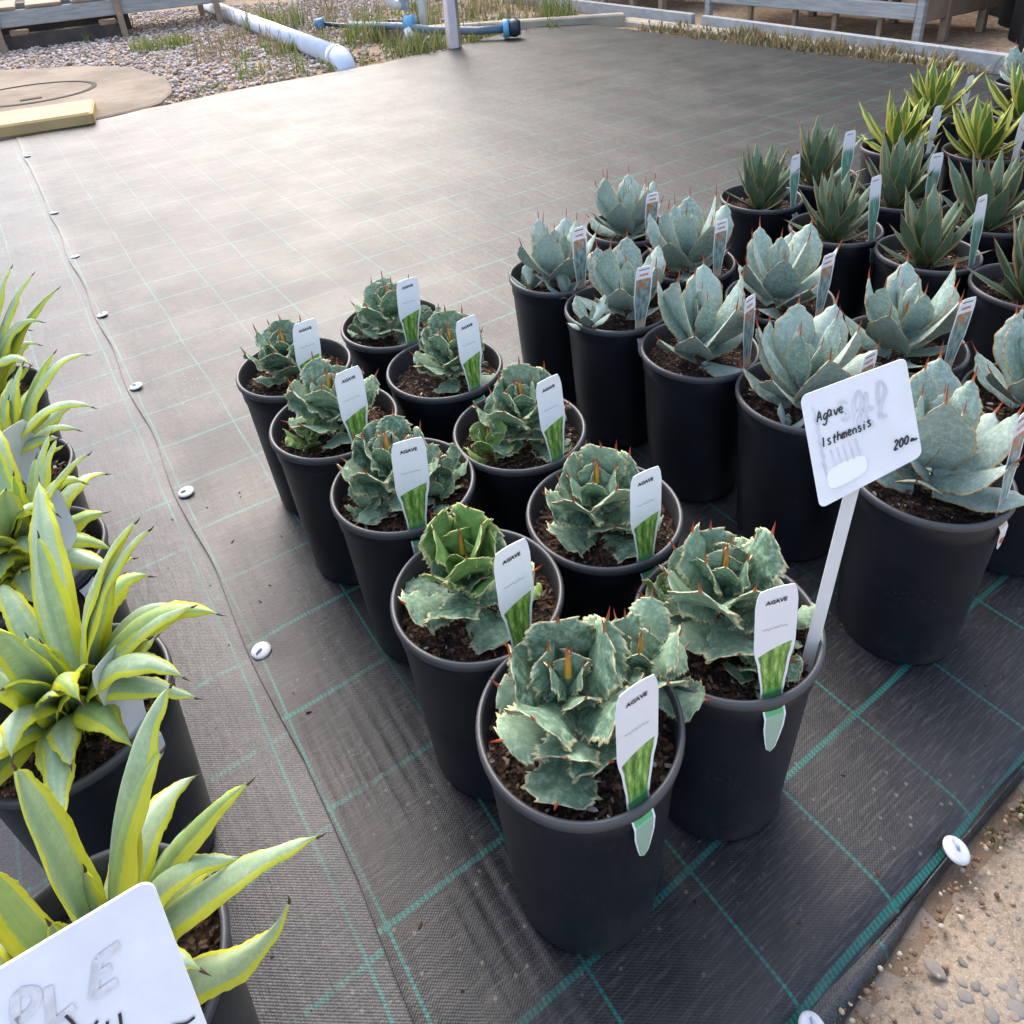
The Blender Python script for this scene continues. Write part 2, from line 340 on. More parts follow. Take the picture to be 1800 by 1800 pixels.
n = NT('grass_blade'); c = n.ramp(n.island(), [(0, (.08, .13, .025)), (.4, (.16, .22, .05)), (.7, (.26, .27, .08)), (1, (.34, .28, .14))]); M['grass'] = n.out(c, .6); translucent(n, c, .25)
n = NT('dry_grass_blade'); c = n.ramp(n.island(), [(0, (.13, .12, .04)), (.4, (.24, .20, .09)), (.7, (.34, .27, .15)), (1, (.20, .12, .07))]); M['dry'] = n.out(c, .7); translucent(n, c, .2)
n = NT('leaf_litter'); c = n.ramp(n.island(), [(0, (.10, .05, .03)), (.5, (.24, .14, .08)), (.8, (.36, .24, .15)), (1, (.45, .40, .30))]); M['litter'] = n.out(c, .8)
n = NT('black_sheet_cloth'); f = n.noise(1, n.vscale(n.pos(), (3, 3, 1)), 4); M['cloth'] = n.out(n.mix(f, (.004, .005, .006), (.012, .014, .016)), .9, None, .1)
n = NT('added_shade_cloth_green'); f = n.noise(1, n.vscale(n.pos(), (2, 2, .5)), 4); M['gcloth'] = n.out(n.mix(f, (.010, .016, .012), (.022, .032, .025)), .9, None, .15)

# ------------------------------------------------------------------ setting
def ground():
    V = [(-200, -60, -.035), (200, -60, -.035), (200, 240, -.035), (-200, 240, -.035)]
    tag(link('ground', mesh('ground', V, [(0, 1, 2, 3)], M['dirt'], smooth=False)), kind='structure')
ground()
def fnoise(x, y, s, seed=0.0): return noise.noise(Vector((x*s+seed, y*s-seed, seed*.37)))
PINS_V = []
for (x, y) in ((-2.289, 3.889), (-1.744, 2.948), (-1.445, 2.463), (-1.164, 1.991), (-.913, 1.583), (-.665, 1.173), (-.42, .795), (-.12, .30)):
    PINS_V.append(WS.x*x + WS.y*y)
def graded(a, b, fine_to, d0, grow, dmax):
    xs = [a]; d = d0; sgn = 1 if b > a else -1
    while (b-xs[-1])*sgn > 0:
        if abs(xs[-1]-a) > fine_to: d = min(d*grow, dmax)
        xs.append(xs[-1]+sgn*d)
    xs[-1] = b
    return xs
SEAM = .060
def mat_z(u, v, right):
    x = WU.x*u+WS.x*v; y = WU.y*u+WS.y*v
    z = .0035*fnoise(x, y, 2.3, 3.1)+.002*fnoise(x, y, 6.5, 9.2)
    k = math.exp(-(((u-.17)/.12)**2+((v+.60)/.42)**2))       # fine wrinkles beside the pots
    z += k*.0028*math.sin(u*2*math.pi/.021+4*fnoise(u, v*.35, 5, 1.7)+v*4)*(0.4+fnoise(u, v, 9, 4.4))
    z += .0012*math.sin((u*.5+v*.9)*18+3*fnoise(u, v, 3, 7.7))*math.exp(-(((u-.62)/.35)**2+((v+.25)/.25)**2))
    # puckers radiating from the pins
    for pv in PINS_V:
        dv = v-pv; du = u-(SEAM+.016)
        d2 = du*du+dv*dv
        if d2 < .06: z -= .0035*math.exp(-d2/.0012); z += .004*math.exp(-((du-.10)/.09)**2-(dv/.018)**2)*(1 if right else 0)
    z = min(z, .0022)-.0035
    if right:
        e = max(0.0, 1-(u-SEAM)/.05)
        if e > 0:
            dd = min(abs(v-pv) for pv in PINS_V); z += e*e*(.0012+.006*min(1, dd/.16)*(0.55+.45*fnoise(0, v, 4, 2.2)))
        z += .0022*min(1.0, max(0.0, 1-(u-SEAM-.06)/.2))
    return z
def sheet(name, us, vfun, m, right):
    vs = graded(0, 1, .16, .0026, 1.03, .012); V = []; UV = []; F = []
    nv = len(vs)
    for u in us:
        v0, v1 = vfun(u)
        for q in vs:
            v = v0+(v1-v0)*q
            ub = u
            if right:
                dd = min(abs(v-pv) for pv in PINS_V); ub = u+max(0, 1-(u-SEAM)/.1)*(.004*fnoise(3, v, 2.5, 5)+.009*min(1, dd/.2)**1.5-.003)
            z = mat_z(ub, v, right)
            edge = max(0.0, 1-abs(v-v0)/.03); z -= .012*edge*edge
            far = max(0.0, 1-abs(v-v1)/.25); z += .02*far*max(0, fnoise(u, v, 1.6, 8))
            V.append(W(ub, v, z)); UV.append((ub, v))
    for i in range(len(us)-1):
        for k in range(nv-1): F.append((i*nv+k, i*nv+k+1, i*nv+nv+k+1, i*nv+nv+k))
    # a turned-down hem gives the sheet its thickness at the cut edges
    return link(name, mesh(name, V, F, m, uv=UV))
def vfr(u): return (-.1525+.004*fnoise(u, 0, 3, 1), -5.02-.12*min(max(u, -.6), 4.4)+.09*fnoise(u, 2, .9, 4)+.03*fnoise(u, 1, 4, 6))
us_r = graded(SEAM, 4.33, .95, .0075, 1.04, .045)
tag(sheet('weed_mat', us_r, vfr, M['mat_r'], True), kind='structure')
us_l = graded(SEAM+.035, -3.2, .8, .010, 1.04, .05)
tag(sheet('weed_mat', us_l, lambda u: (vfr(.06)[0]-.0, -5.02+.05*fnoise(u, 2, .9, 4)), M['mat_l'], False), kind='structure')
# under-fold of the mat along the path
V = []; F = []; UV = []; k = 0
for i in range(90):
    u = -.3+i*.02; b = vfr(u)[0]; wd = .024*max(.12, min(1, (.62-u)/.25))*(1+.5*fnoise(u, 1, 6, 2))
    for q, (dv, dz) in enumerate(((-.03, -.017), (.004, -.015), (wd*.5, -.0135), (wd, -.0175), (wd+.004, -.029))):
        V.append(W(u, b+dv, dz+.002*fnoise(u, q, 9, 2))); UV.append((u+.6, b+dv+.035))
for i in range(89):
    for q in range(4): F.append((i*5+q, i*5+5+q, i*5+6+q, i*5+q+1))
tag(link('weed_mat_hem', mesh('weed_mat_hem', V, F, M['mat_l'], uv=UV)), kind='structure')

# concrete path with exposed stones
def path():
    V = []; F = []; nu, nv = 120, 40
    for i in range(nu):
        u = -1.2+i*.035
        for j in range(nv):
            v = -.128+.02*(min(u, 1.5)-.35)+.012*fnoise(u, 0, 7, 3)+j*.035
            z = -.016+.0022*fnoise(u, v, 9, 2)+.0016*fnoise(u, v, 30, 5)
            if j == 0: z -= .02
            V.append(W(u, v, z))
    for i in range(nu-1):
        for j in range(nv-1): F.append((i*nv+j, i*nv+nv+j, i*nv+nv+j+1, i*nv+j+1))
    o = tag(link('concrete_path', mesh('concrete_path', V, F, M['conc'])), kind='structure')
    rng = random.Random(5); mb = MB()
    for i in range(2600):
        u = rng.uniform(.15, 2.0); v0 = -.116+.02*(min(u, 1.5)-.35); v = v0+rng.uniform(.01, .55)
        s = rng.choice((.003, .004, .005, .006, .008, .011))*rng.uniform(.7, 1.25); c = W(u, v, -.0164+.0022*fnoise(u, v, 9, 2)+.0016*fnoise(u, v, 30, 5)); a = rng.uniform(0, 6.28); e = rng.uniform(.5, .95); m = 8
        ring = []
        for k in range(m):
            t = 2*math.pi*k/m; rr = s*rng.uniform(.8, 1.1); ring.append((rr*math.cos(t), rr*e*math.sin(t)))
        P = []
        for (sc, zz) in ((1.0, -.0008), (.93, .0008), (.6, .0014)):
            for (x, y) in ring: P.append(c+rotz(a) @ Vector((x*sc, y*sc, zz)))
        FF = [tuple(range(2*m, 3*m))]
        for r in range(2):
            for k in range(m): FF.append((r*m+k, r*m+(k+1) % m, r*m+m+(k+1) % m, r*m+m+k))
        mb.add(P, FF)
    st = mb.build('exposed_stones', M['agg'], o, smooth=True); st['kind'] = 'stuff'
path()

def blob(mb, c, s, rng, flat=.7, el=1.0):
    t = (1+5**.5)/2
    base = [(-1, t, 0), (1, t, 0), (-1, -t, 0), (1, -t, 0), (0, -1, t), (0, 1, t), (0, -1, -t), (0, 1, -t), (t, 0, -1), (t, 0, 1), (-t, 0, -1), (-t, 0, 1)]
    FF = [(0, 11, 5), (0, 5, 1), (0, 1, 7), (0, 7, 10), (0, 10, 11), (1, 5, 9), (5, 11, 4), (11, 10, 2), (10, 7, 6), (7, 1, 8), (3, 9, 4), (3, 4, 2), (3, 2, 6), (3, 6, 8), (3, 8, 9), (4, 9, 5), (2, 4, 11), (6, 2, 10), (8, 6, 7), (9, 8, 1)]
    Rm = Euler((rng.uniform(0, 6), rng.uniform(0, 6), rng.uniform(0, 6))).to_matrix(); sx, sy = s*rng.uniform(.7, 1.15)*el, s*rng.uniform(.6, 1); ra = rng.uniform(0, 6.28) if el != 1 else 0.0; Rz = rotz(ra)
    V = []
    for b in base:
        v = Rm @ Vector(b).normalized(); v = v*rng.uniform(.8, 1.12); V.append(Vector(c)+Rz @ Vector((v.x*sx, v.y*sy, v.z*s*flat)))
    mb.add(V, FF)
# dirt and grit along the path edge
rng = random.Random(8); mb = MB()
for i in range(520):
    u = rng.uniform(.30, 1.3); v = vfr(u)[0]+.004+abs(rng.gauss(0, .018)); blob(mb, W(u, v+.012, -.020+rng.uniform(0, .006)), rng.choice((.0012, .002, .0028, .004)), rng)
tag(mb.build('path_edge_grit', M['litter'], smooth=True), 'loose brown grit between weed mat and concrete path', 'grit', kind='stuff')

def in_poly(x, y, P):
    c = False; j = len(P)-1
    for i in range(len(P)):
        if (P[i][1] > y) != (P[j][1] > y) and x < (P[j][0]-P[i][0])*(y-P[i][1])/(P[j][1]-P[i][1])+P[i][0]: c = not c
        j = i
    return c
PAD = [(-6.5, 4.4), (-6.2, 6.7), (-4.06, 6.72), (-3.35, 6.62), (-2.75, 6.30), (-2.35, 5.75), (-2.12, 5.25), (-2.10, 4.85), (-2.32, 4.60), (-2.75, 4.25), (-4.2, 3.3)]
def pad():
    P = [Vector((x, y, 0)) for x, y in PAD]; V = []; Q = []
    for i in range(len(P)):                       # chaikin round
        a, b = P[i], P[(i+1) % len(P)]
        for t in (.15, .5, .85):
            p = a.lerp(b, t); Q.append(p+Vector((.03*fnoise(p.x, p.y, 3, 1), .03*fnoise(p.x, p.y, 3, 6), 0)))
    m = len(Q)
    V = [(q.x, q.y, -.03) for q in Q]+[(q.x, q.y, -.004) for q in Q]+[(q.x*.985-.05, q.y*.985+.08, .004) for q in Q]
    F = [tuple(range(2*m, 3*m))]
    for r in range(2):
        for k in range(m): F.append((r*m+k, r*m+(k+1) % m, r*m+m+(k+1) % m, r*m+m+k))
    o = tag(link('concrete_slab', mesh('concrete_slab', V, F, M['pad'], smooth=False)), kind='structure')
    mb = MB(); c = Vector((-3.22, 5.52, .006)); pts = []
    V2, F2 = lathe([(.40, -.004), (.40, .002), (.372, .004), (.369, -.002)], 48); mb.add([(c.x+x*1.1, c.y+y, c.z+zz) for x, y, zz in V2], F2)
    mb.build('cover_joint', M['crack'], o)
    mb = MB(); mb.box(c+Vector((.12, -.2, 0)), (.13, .05, .006), rotz(.5)); mb.build('cover_handle', M['crack'], o)
pad()
# gravel
GRAV = [(-9, 3.2), (-9, 13), (-2.0, 13), (-.2, 9), (.6, 7.2), (.1, 6.7), (-.7, 6.1), (-1.25, 5.65), (-1.8, 5.25), (-2.3, 4.75)]
rng = random.Random(3); mb = MB(); cnt = 0
while cnt < 13000:
    y = 4.4+6.5*rng.random()**1.15; x = rng.uniform(-6.5, .6)
    if not in_poly(x, y, GRAV) or in_poly(x, y, PAD): continue
    if abs(x/y) > .68: continue
    if x > -1.15 and rng.random() < .72: continue
    s = rng.uniform(.009, .023)*(1+.5*(rng.random() < .05)); blob(mb, (x, y, -.032+s*.4), s, rng, .65); cnt += 1
tag(mb.build('gravel_bed', M['gravel'], smooth=False), 'pale crushed gravel around the concrete slab and pipes', 'gravel', kind='stuff')

# ------------------------------------------------------------------ pins
def pin(loc, rz, tilt, label, group=None):
    o = empty('mat_pin', loc, rz); tag(o, label, 'mat pin', group)
    V, F = lathe([(.0, .0035), (.004, .0036), (.0115, .0028), (.0142, .0015), (.0150, 0), (.0145, -.0012), (.0, -.0012)], 28)
    w = link('washer', PIN_ME[0], o); w.rotation_euler = (tilt, 0, 0)
    p = link('peg', PIN_ME[1], o); p.rotation_euler = (tilt, 0, 0)
V, F = lathe([(.0, .0035), (.004, .0036), (.0115, .0028), (.0142, .0015), (.0150, 0), (.0145, -.0012), (.0, -.0012)], 28)
pm1 = mesh('washer', V, F, M['washer'])
mbp = MB(); mbp.tube([(0, 0, -.02), (0, 0, .004)], .0026, 10); mbp.tube([(0, 0, .0046), (.0035, .002, .0052), (.0075, .0052, .004)], [.0022, .002, .0012], 8)
pm2 = mesh('peg', mbp.V, mbp.F, M['grey_pvc'])
PIN_ME = (pm1, pm2)
for i, pv in enumerate(PINS_V[:7]):
    c = W(SEAM+.017, pv); 
    pin((c.x, c.y, .0005), .6*i, R_(-6), 'white plastic seam pin, %s from the yellow timber sleeper' % ('first', 'second', 'third', 'fourth', 'fifth', 'sixth', 'seventh')[i], 'pins along the mat seam')
c = W(-.0, -4.98)
for (x, y, t, l) in ((.452, .462, .25, 'scuffed white plastic pin in the mat corner near the path weeds'), (.235, .318, .35, 'white plastic pin at the mat hem touching the concrete path')):
    pin((x, y, -.004), 1.1, t, l)

# ------------------------------------------------------------------ pots, soil
POT_H = .279
V, F = lathe([(.0, .004), (.070, .004), (.0745, .0), (.0775, .0015), (.0795, .006), (.0862, .12), (.0928, .238), (.0950, .241), (.0955, .262), (.0945, .2685)], 64)
POT_ME = mesh('pot', V, F, M['pot'])
V, F = lathe([(.0945, .266), (.0985, .2665), (.1000, .270), (.1000, .2745), (.0985, .2782), (.0958, .279), (.0938, .2772), (.0930, .272), (.0912, .230), (.0900, .205)], 64)
RIM_ME = mesh('rim', V, F, M['rim'])
def soil_mesh(seed):
    rng = random.Random(seed); V = [(0, 0, .006)]; F = []; nr, na = 14, 44
    for i in range(1, nr+1):
        r = .0915*i/nr
        for k in range(na):
            a = 2*math.pi*k/na; x, y = r*math.cos(a), r*math.sin(a)
            V.append((x, y, .004*fnoise(x, y, 40, seed)+.003*fnoise(x, y, 95, seed+3)+.006*(1-(r/.09)**2)))
    for k in range(na): F.append((0, 1+k, 1+(k+1) % na))
    for i in range(nr-1):
        for k in range(na): F.append((1+i*na+k, 1+(i+1)*na+k, 1+(i+1)*na+(k+1) % na, 1+i*na+(k+1) % na))
    s = mesh('soil', V, F, M['soil'])
    mb = MB()
    for i in range(780):
        r = .088*math.sqrt(rng.random()); a = rng.uniform(0, 6.283); sz = rng.choice((.0010, .0013, .0017, .0022, .0032))
        blob(mb, (r*math.cos(a), r*math.sin(a), .004+.006*(1-(r/.09)**2)+sz*.3), sz*1.0, rng, .5, rng.choice((1.1, 1.6, 2.2)))
    for i in range(26):                                   # twigs and straw
        r = .08*math.sqrt(rng.random()); a = rng.uniform(0, 6.283); b = rng.uniform(0, 6.283); L = rng.uniform(.006, .022)
        p = Vector((r*math.cos(a), r*math.sin(a), .012)); d = Vector((math.cos(b), math.sin(b), rng.uniform(-.1, .35)))*L
        if (p+d).xy.length < .088: mb.tube([p, p+d*.5+Vector((0, 0, .001)), p+d], .0006, 4)
    return s, mesh('bark_chips', mb.V, mb.F, M['chips'], smooth=False)
SOILS = [soil_mesh(i+1) for i in range(3)]
def make_pot(root, seed, level=.243, sc=1.0):
    p = link('pot', POT_ME, root); link('rim', RIM_ME, p)
    s, c = SOILS[seed % 3]
    so = link('soil', s, root, (0, 0, level), (0, 0, seed*1.3)); ch = link('bark_chips', c, so); ch['kind'] = 'stuff'

# ------------------------------------------------------------------ leaves
def leaf_from(name, C, T, S, width, mat, cup=.25, thick=.004, nu=8, teeth=None, wave=None, keel=0.0, seed=0):
    """C centre points, T tangents, S side vectors, width(t) half width."""
    rng = random.Random(seed); nt = len(C)-1; V = []; UV = []; F = []
    ph = rng.uniform(0, 6.28)
    top = []; bot = []
    for k in range(nt+1):
        t = k/nt; N = S[k].cross(T[k]).normalized()
        if N.dot(S[k].cross(T[k])) < 0: N = -N
        w = width(t)
        row_t = []; row_b = []
        for i in range(nu+1):
            s = -1+2*i/nu
            ww = w; off = cup*w*(s*s); ext = 0.0
            e = abs(s)
            if wave: off += wave[0]*w*(e**3)*math.sin(t*wave[1]*6.283+ph+(1.3 if s > 0 else 0))
            if teeth and e > .99 and .12 < t < .97:
                q = (t*teeth[1]+(.37 if s > 0 else 0)) % 1.0
                tri = q/.6 if q < .6 else (1-q)/.4
                ext = teeth[0]*(tri**1.8-.3)*rng.uniform(.75, 1.15)
            y = w*s+math.copysign(ext, s)*(1 if e > .99 else 0)
            p = C[k]+S[k]*y+N*off
            row_t.append(len(V)); V.append(p+N*(thick*.12)); UV.append((.5+.5*s, t))
            row_b.append(len(V)); th = thick*(1-e**2.2)*(1-.75*t); V.append(p-N*(th+.0002)-N*keel*w*(1-e)*(1-t)); UV.append((.5+.5*s, t))
        top.append(row_t); bot.append(row_b)
    for k in range(nt):
        for i in range(nu):
            F.append((top[k][i], top[k+1][i], top[k+1][i+1], top[k][i+1]))
            F.append((bot[k][i], bot[k][i+1], bot[k+1][i+1], bot[k+1][i]))
        F.append((top[k][0], bot[k][0], bot[k+1][0], top[k+1][0])); F.append((top[k][nu], top[k+1][nu], bot[k+1][nu], bot[k][nu]))
    return mesh(name, V, F, mat, uv=UV)
def spine_mesh(L, r, mat='spine', curve=.15):
    V = []; F = []; UV = []; n = 7; m = 5
    for k in range(m):
        t = k/(m-1); rr = r*(1-t)**.8+.00008; zo = curve*L*t*t
        for i in range(n): a = 6.283*i/n; V.append((L*t-L*.12, rr*math.cos(a), rr*math.sin(a)+zo)); UV.append((i/n, t))
    for k in range(m-1):
        for i in range(n): F.append((k*n+i, k*n+(i+1) % n, k*n+n+(i+1) % n, k*n+n+i))
    return mesh('spine', V, F, M[mat], uv=UV)
def planar_leaf(name, L, Wd, prof, e0, e1, mat, p=1.4, nt=20, **kw):
    """leaf growing along +X, bending in XZ; returns (mesh, tip, tip angle)"""
    C = [Vector((0, 0, 0))]; T = []; S = []
    for k in range(nt+1):
        t = k/nt; e = e0+(e1-e0)*t**p; d = Vector((math.cos(e), 0, math.sin(e))); T.append(d); S.append(Vector((0, 1, 0)))
        if k < nt: C.append(C[-1]+d*(L/nt))
    me = leaf_from(name, C, T, S, lambda t: Wd*.5*prof(t), mat, **kw)
    return me, C[-1], e0+(e1-e0)
def interp(pts):
    xs = [a for a, b in pts]; ys = [b for a, b in pts]
    def f(t):
        for i in range(len(xs)-1):
            if t <= xs[i+1]:
                q = (t-xs[i])/(xs[i+1]-xs[i]); q = q*q*(3-2*q) if True else q
                return ys[i]+(ys[i+1]-ys[i])*q
        return ys[-1]
    return f
PROF_I = interp([(0, .62), (.25, .70), (.62, 1.0), (.80, .92), (.93, .52), (1, .06)])
PROF_P = interp([(0, .58), (.25, .74), (.55, 1.0), (.74, .88), (.90, .42), (1, .03)])
PROF_G = interp([(0, .75), (.2, .78), (.48, 1.0), (.72, .74), (.9, .28), (1, .02)])
PROF_D = interp([(0, .74), (.18, .84), (.40, 1.0), (.65, .74), (.86, .34), (1, .02)])
SP_I = spine_mesh(.017, .0016); SP_P = spine_mesh(.024, .0015); SP_G = spine_mesh(.012, .0008, 'spine', .02); SP_D = spine_mesh(.012, .0016, 'dspine', .3); SP_B = spine_mesh(.040, .0038, 'bud', .05)
def variants(kind):
    out = {'outer': [], 'mid': [], 'inner': []}
    for s in range(4):
        if kind in ('isth', 'isth_young'):
            a = dict(teeth=(.0085, 7+s % 3), wave=(.13, 2.2+.4*s), nu=8, seed=s*7+1, thick=.005); m = M[kind]
            out['outer'].append(planar_leaf('leaf', .072, .052+.003*s, PROF_I, R_(4), R_(-2+8*s), m, nt=50, cup=.14, **a))
            out['mid'].append(planar_leaf('leaf', .080, .050+.003*s, PROF_I, R_(-6), R_(8+6*s), m, nt=50, cup=.22, **a))
            out['inner'].append(planar_leaf('leaf', .056, .036+.003*s, PROF_I, R_(-4), R_(4+5*s), m, nt=50, cup=.36, **a))
        elif kind == 'parry':
            a = dict(teeth=(.0017, 14), nu=8, seed=s*5+2, thick=.006); m = M[kind]
            out['outer'].append(planar_leaf('leaf', .104, .052+.003*s, PROF_P, R_(4), R_(6+6*s), m, nt=34, cup=.22, **a))
            out['mid'].append(planar_leaf('leaf', .126, .059+.003*s, PROF_P, R_(-6), R_(8+5*s), m, nt=34, cup=.28, **a))
            out['inner'].append(planar_leaf('leaf', .112, .042+.003*s, PROF_P, R_(-2), R_(4+4*s), m, nt=34, cup=.45, **a))
        else:
            m = M[kind]; w = .035 if kind == 'glow' else .036
            a = dict(nu=6, seed=s, thick=.004)
            out['outer'].append(planar_leaf('leaf', .125, w, PROF_G, R_(6), R_(0+8*s), m, nt=14, cup=.25, **a))
            out['mid'].append(planar_leaf('leaf', .150, w+.003, PROF_G, R_(4), R_(-6+5*s), m, nt=14, cup=.35, **a))
            out['inner'].append(planar_leaf('leaf', .150, w*.8, PROF_G, R_(2), R_(-2+3*s), m, nt=14, cup=.6, **a))
    return out
VAR = {k: variants(k) for k in ('isth', 'isth_young', 'parry', 'glow', 'yel')}
SPINE = {'isth': SP_I, 'isth_young': SP_I, 'parry': SP_P, 'glow': SP_G, 'yel': SP_G}
def rosette(root, kind, center, nleaf, seed, scale=1.0, lo=8, hi=84, power=1.0, lean=(0, 0), bud=True, stem=.045, az0=None):
    rng = random.Random(seed); az = rng.uniform(0, 6.283) if az0 is None else az0; c = Vector(center)
    for i in range(nleaf):
        f = i/(nleaf-1); az += 2.39996+rng.uniform(-.12, .12)
        band = 'outer' if f < .30 else ('mid' if f < .74 else 'inner')
        me, tip, ta = rng.choice(VAR[kind][band])
        el = R_(lo+(hi-lo)*f**power+rng.uniform(-6, 6)); el += math.cos(az-lean[0])*R_(lean[1])*-1
        sc = scale*(1.0 if band == 'mid' else (.9 if band == 'outer' else 1.0-.42*(f-.74)/.26))*rng.uniform(.9, 1.1)
        rad = .014*(1-f)*scale+.002
        loc = c+Vector((math.cos(az)*rad, math.sin(az)*rad, stem*scale*f))
        lf = link('leaf', me, root, loc, Euler((rng.uniform(-.16, .16), -el, az)), sc)
        sp = link('spine', SPINE[kind], lf, tip, (0, -ta, 0))
        if kind == 'isth_young': sp.scale = (.6, .6, .6)
    if bud:
        b = link('bud', SP_B, root, c+Vector((0, 0, stem*scale+.018*scale)), Euler((0, -R_(86), rng.uniform(0, 6))), scale)
        if kind in ('glow', 'yel'): b.scale = (scale*1.2, scale*.35, scale*.35); b.data = SP_B

# ------------------------------------------------------------------ the toothed agaves (two columns of five)
ISTH = {'A': (-.389, 1.161), 'B': (-.290, .990), 'C': (-.168, .829), 'G': (-.065, .631), 'I': (.034, .467),
        'D': (-.228, 1.294), 'E': (-.123, 1.121), 'F': (-.003, .931), 'H': (.097, .744), 'J': (.204, .565)}
ORD = {'I': 'first', 'G': 'second', 'C': 'third', 'B': 'fourth', 'A': 'fifth', 'J': 'first', 'H': 'second', 'F': 'third', 'E': 'fourth', 'D': 'fifth'}
EXTRA = {'I': 'toothed green agave with large side shoot, first pot from the path beside the seam',
         'J': 'toothed green agave whose pot holds the handwritten sign on a stake',
         'G': 'yellow-green toothed agave with open crown, second pot from the path beside the seam',
         'C': 'toothed agave with sprawling lower leaves, third pot from the path beside the seam',
         'B': 'toothed agave with bright green pup, fourth pot from the path beside the seam',
         'A': 'toothed agave in the end pot of the seam column, farthest from the path',
         'H': 'toothed agave between the sign pot and the pot with two green pups',
         'F': 'toothed agave with upright green pups, third pot from the path beside the blue-grey agaves',
         'E': 'toothed agave, fourth pot from the path in the column facing the blue-grey agaves',
         'D': 'toothed agave with dark spreading leaves, end pot of the column facing the blue-grey agaves'}
TILT = {'A': (-1.0, 8), 'B': (-1.4, 10), 'C': (-1.2, 9), 'G': (-1.5, 12), 'I': (-1.6, 13), 'D': (-2.0, 9), 'E': (-1.2, 9), 'F': (-1.5, 9), 'H': (-1.5, 10), 'J': (-1.4, 9)}
for i, (k, (x, y)) in enumerate(ISTH.items()):
    root = empty('potted_agave', (x, y, -.001), 0); tag(root, EXTRA[k], 'potted plant', 'toothed agaves in black pots')
    make_pot(root, i)
    off = {'A': (-.012, .008), 'B': (.0, .012), 'C': (-.015, .01), 'G': (-.012, .006), 'I': (-.008, .006), 'D': (-.004, .01), 'E': (.014, .008), 'F': (.006, .012), 'H': (-.008, .0), 'J': (.0, .018)}[k]
    n = {'G': 20, 'I': 22}.get(k, 21); s = {'A': .92, 'D': .95, 'E': .95, 'I': 1.08, 'J': 1.06}.get(k, 1.0)
    if k == 'G':
        rosette(root, 'isth', (off[0], off[1], .246), 11, 40+i*3, s, lo=10, hi=58, power=.8, lean=TILT[k], stem=.05, bud=False)
        rosette(root, 'isth_young', (off[0], off[1]+.004, .286), 12, 41+i*3, s*.95, lo=48, hi=84, lean=TILT[k], stem=.03)
    else: rosette(root, 'isth', (off[0], off[1], .246), n, 40+i*3, s, lo=14, hi=80, power=.82, lean=TILT[k], stem=.066)
    def pup(px, py, sc, kind='isth', n=11, lo=20, z=.246, seed=0): rosette(root, kind, (px, py, z), n, 90+i+seed, sc, lo=lo, hi=80, bud=(sc > .55), stem=.05)
    if k == 'I': pup(.066, .040, .80, n=13, z=.262, lo=14)
    if k == 'J': pup(.020, -.044, .52, n=10, lo=10); pup(-.050, .046, .55, 'isth_young', 6, 50); pup(.062, .01, .5, n=8)
    if k == 'B': pup(-.040, -.026, .50, 'isth_young', 7, 26)
    if k == 'F': pup(-.046, -.028, .62, 'isth_young', 7, 40); pup(.045, -.01, .4, n=7)
    if k == 'C': pup(.055, .030, .55, n=10); pup(.045, -.010, .5, n=8); pup(-.05, -.02, .42, n=8)
    if k == 'D': pup(.062, .012, .55, n=10); pup(-.055, .0, .55, n=9)
    if k == 'G': pup(.052, .0, .34, 'isth_young', 6, 10)
    if k == 'H': pup(.045, -.012, .42, n=8)

# ------------------------------------------------------------------ blue-grey agaves
PARRY = {'K': (.098, 1.457), 'L': (.199, 1.287), 'M': (.314, 1.119), 'N': (.435, .967), 'O': (.527, .768),
         'K2': (.285, 1.675), 'L2': (.375, 1.465), 'M2': (.505, 1.275), 'N2': (.645, 1.085), 'O2': (.757, .905)}
PLAB = {'O': 'large blue-grey agave right behind the handwritten sign, with orange-logo tag',
        'N': 'blue-grey agave with rounded front leaf, second from the path facing the toothed agaves',
        'M': 'open blue-grey agave with orange centre, third from the path facing the toothed agaves',
        'L': 'blue-grey agave with side shoot hanging over its pot rim',
        'K': 'blue-grey agave with small pup at its foot, end of the row facing open mat',
        'O2': 'blue-grey agave with red spines behind the orange-logo tag',
        'N2': 'blue-grey agave with wide side leaves and a tag leaning beside it',
        'M2': 'blue-grey agave backed against the dark green agave pots, crown of five upright leaves',
        'L2': 'blue-grey agave hemmed in between four other blue-grey agaves',
        'K2': 'tall narrow blue-grey agave at the open mat end, behind its neighbours'}
for i, (k, (x, y)) in enumerate(PARRY.items()):
    root = empty('potted_agave', (x, y, -.001), 0); tag(root, PLAB[k], 'potted plant', 'blue-grey agaves in black pots')
    make_pot(root, i+4)
    s = {'O': 1.10, 'K': .92, 'L': .95, 'K2': 1.0, 'N': 1.04, 'M': 1.08}.get(k, 1.05); n = {'M': 16, 'O': 18}.get(k, 17)
    rosette(root, 'parry', ({'L': .02, 'K': .0}.get(k, 0), {'L': .02}.get(k, .006), .248), n, 130+i*7, s, lo=14, hi=84, power=.72, stem=.05, lean=(-1.2, 6))
    if k == 'L': rosette(root, 'parry', (-.058, -.046, .262), 8, 171, .48, lo=14, hi=70, bud=False, stem=.04)
    if k == 'K': rosette(root, 'parry', (.014, -.060, .246), 7, 172, .44, lo=22, hi=78, bud=False, stem=.04); rosette(root, 'parry', (-.06, -.012, .246), 7, 173, .4, lo=20, hi=78, bud=False, stem=.04)
    if k == 'N': rosette(root, 'parry', (-.04, -.05, .246), 5, 174, .3, lo=20, hi=78, bud=False, stem=.03)

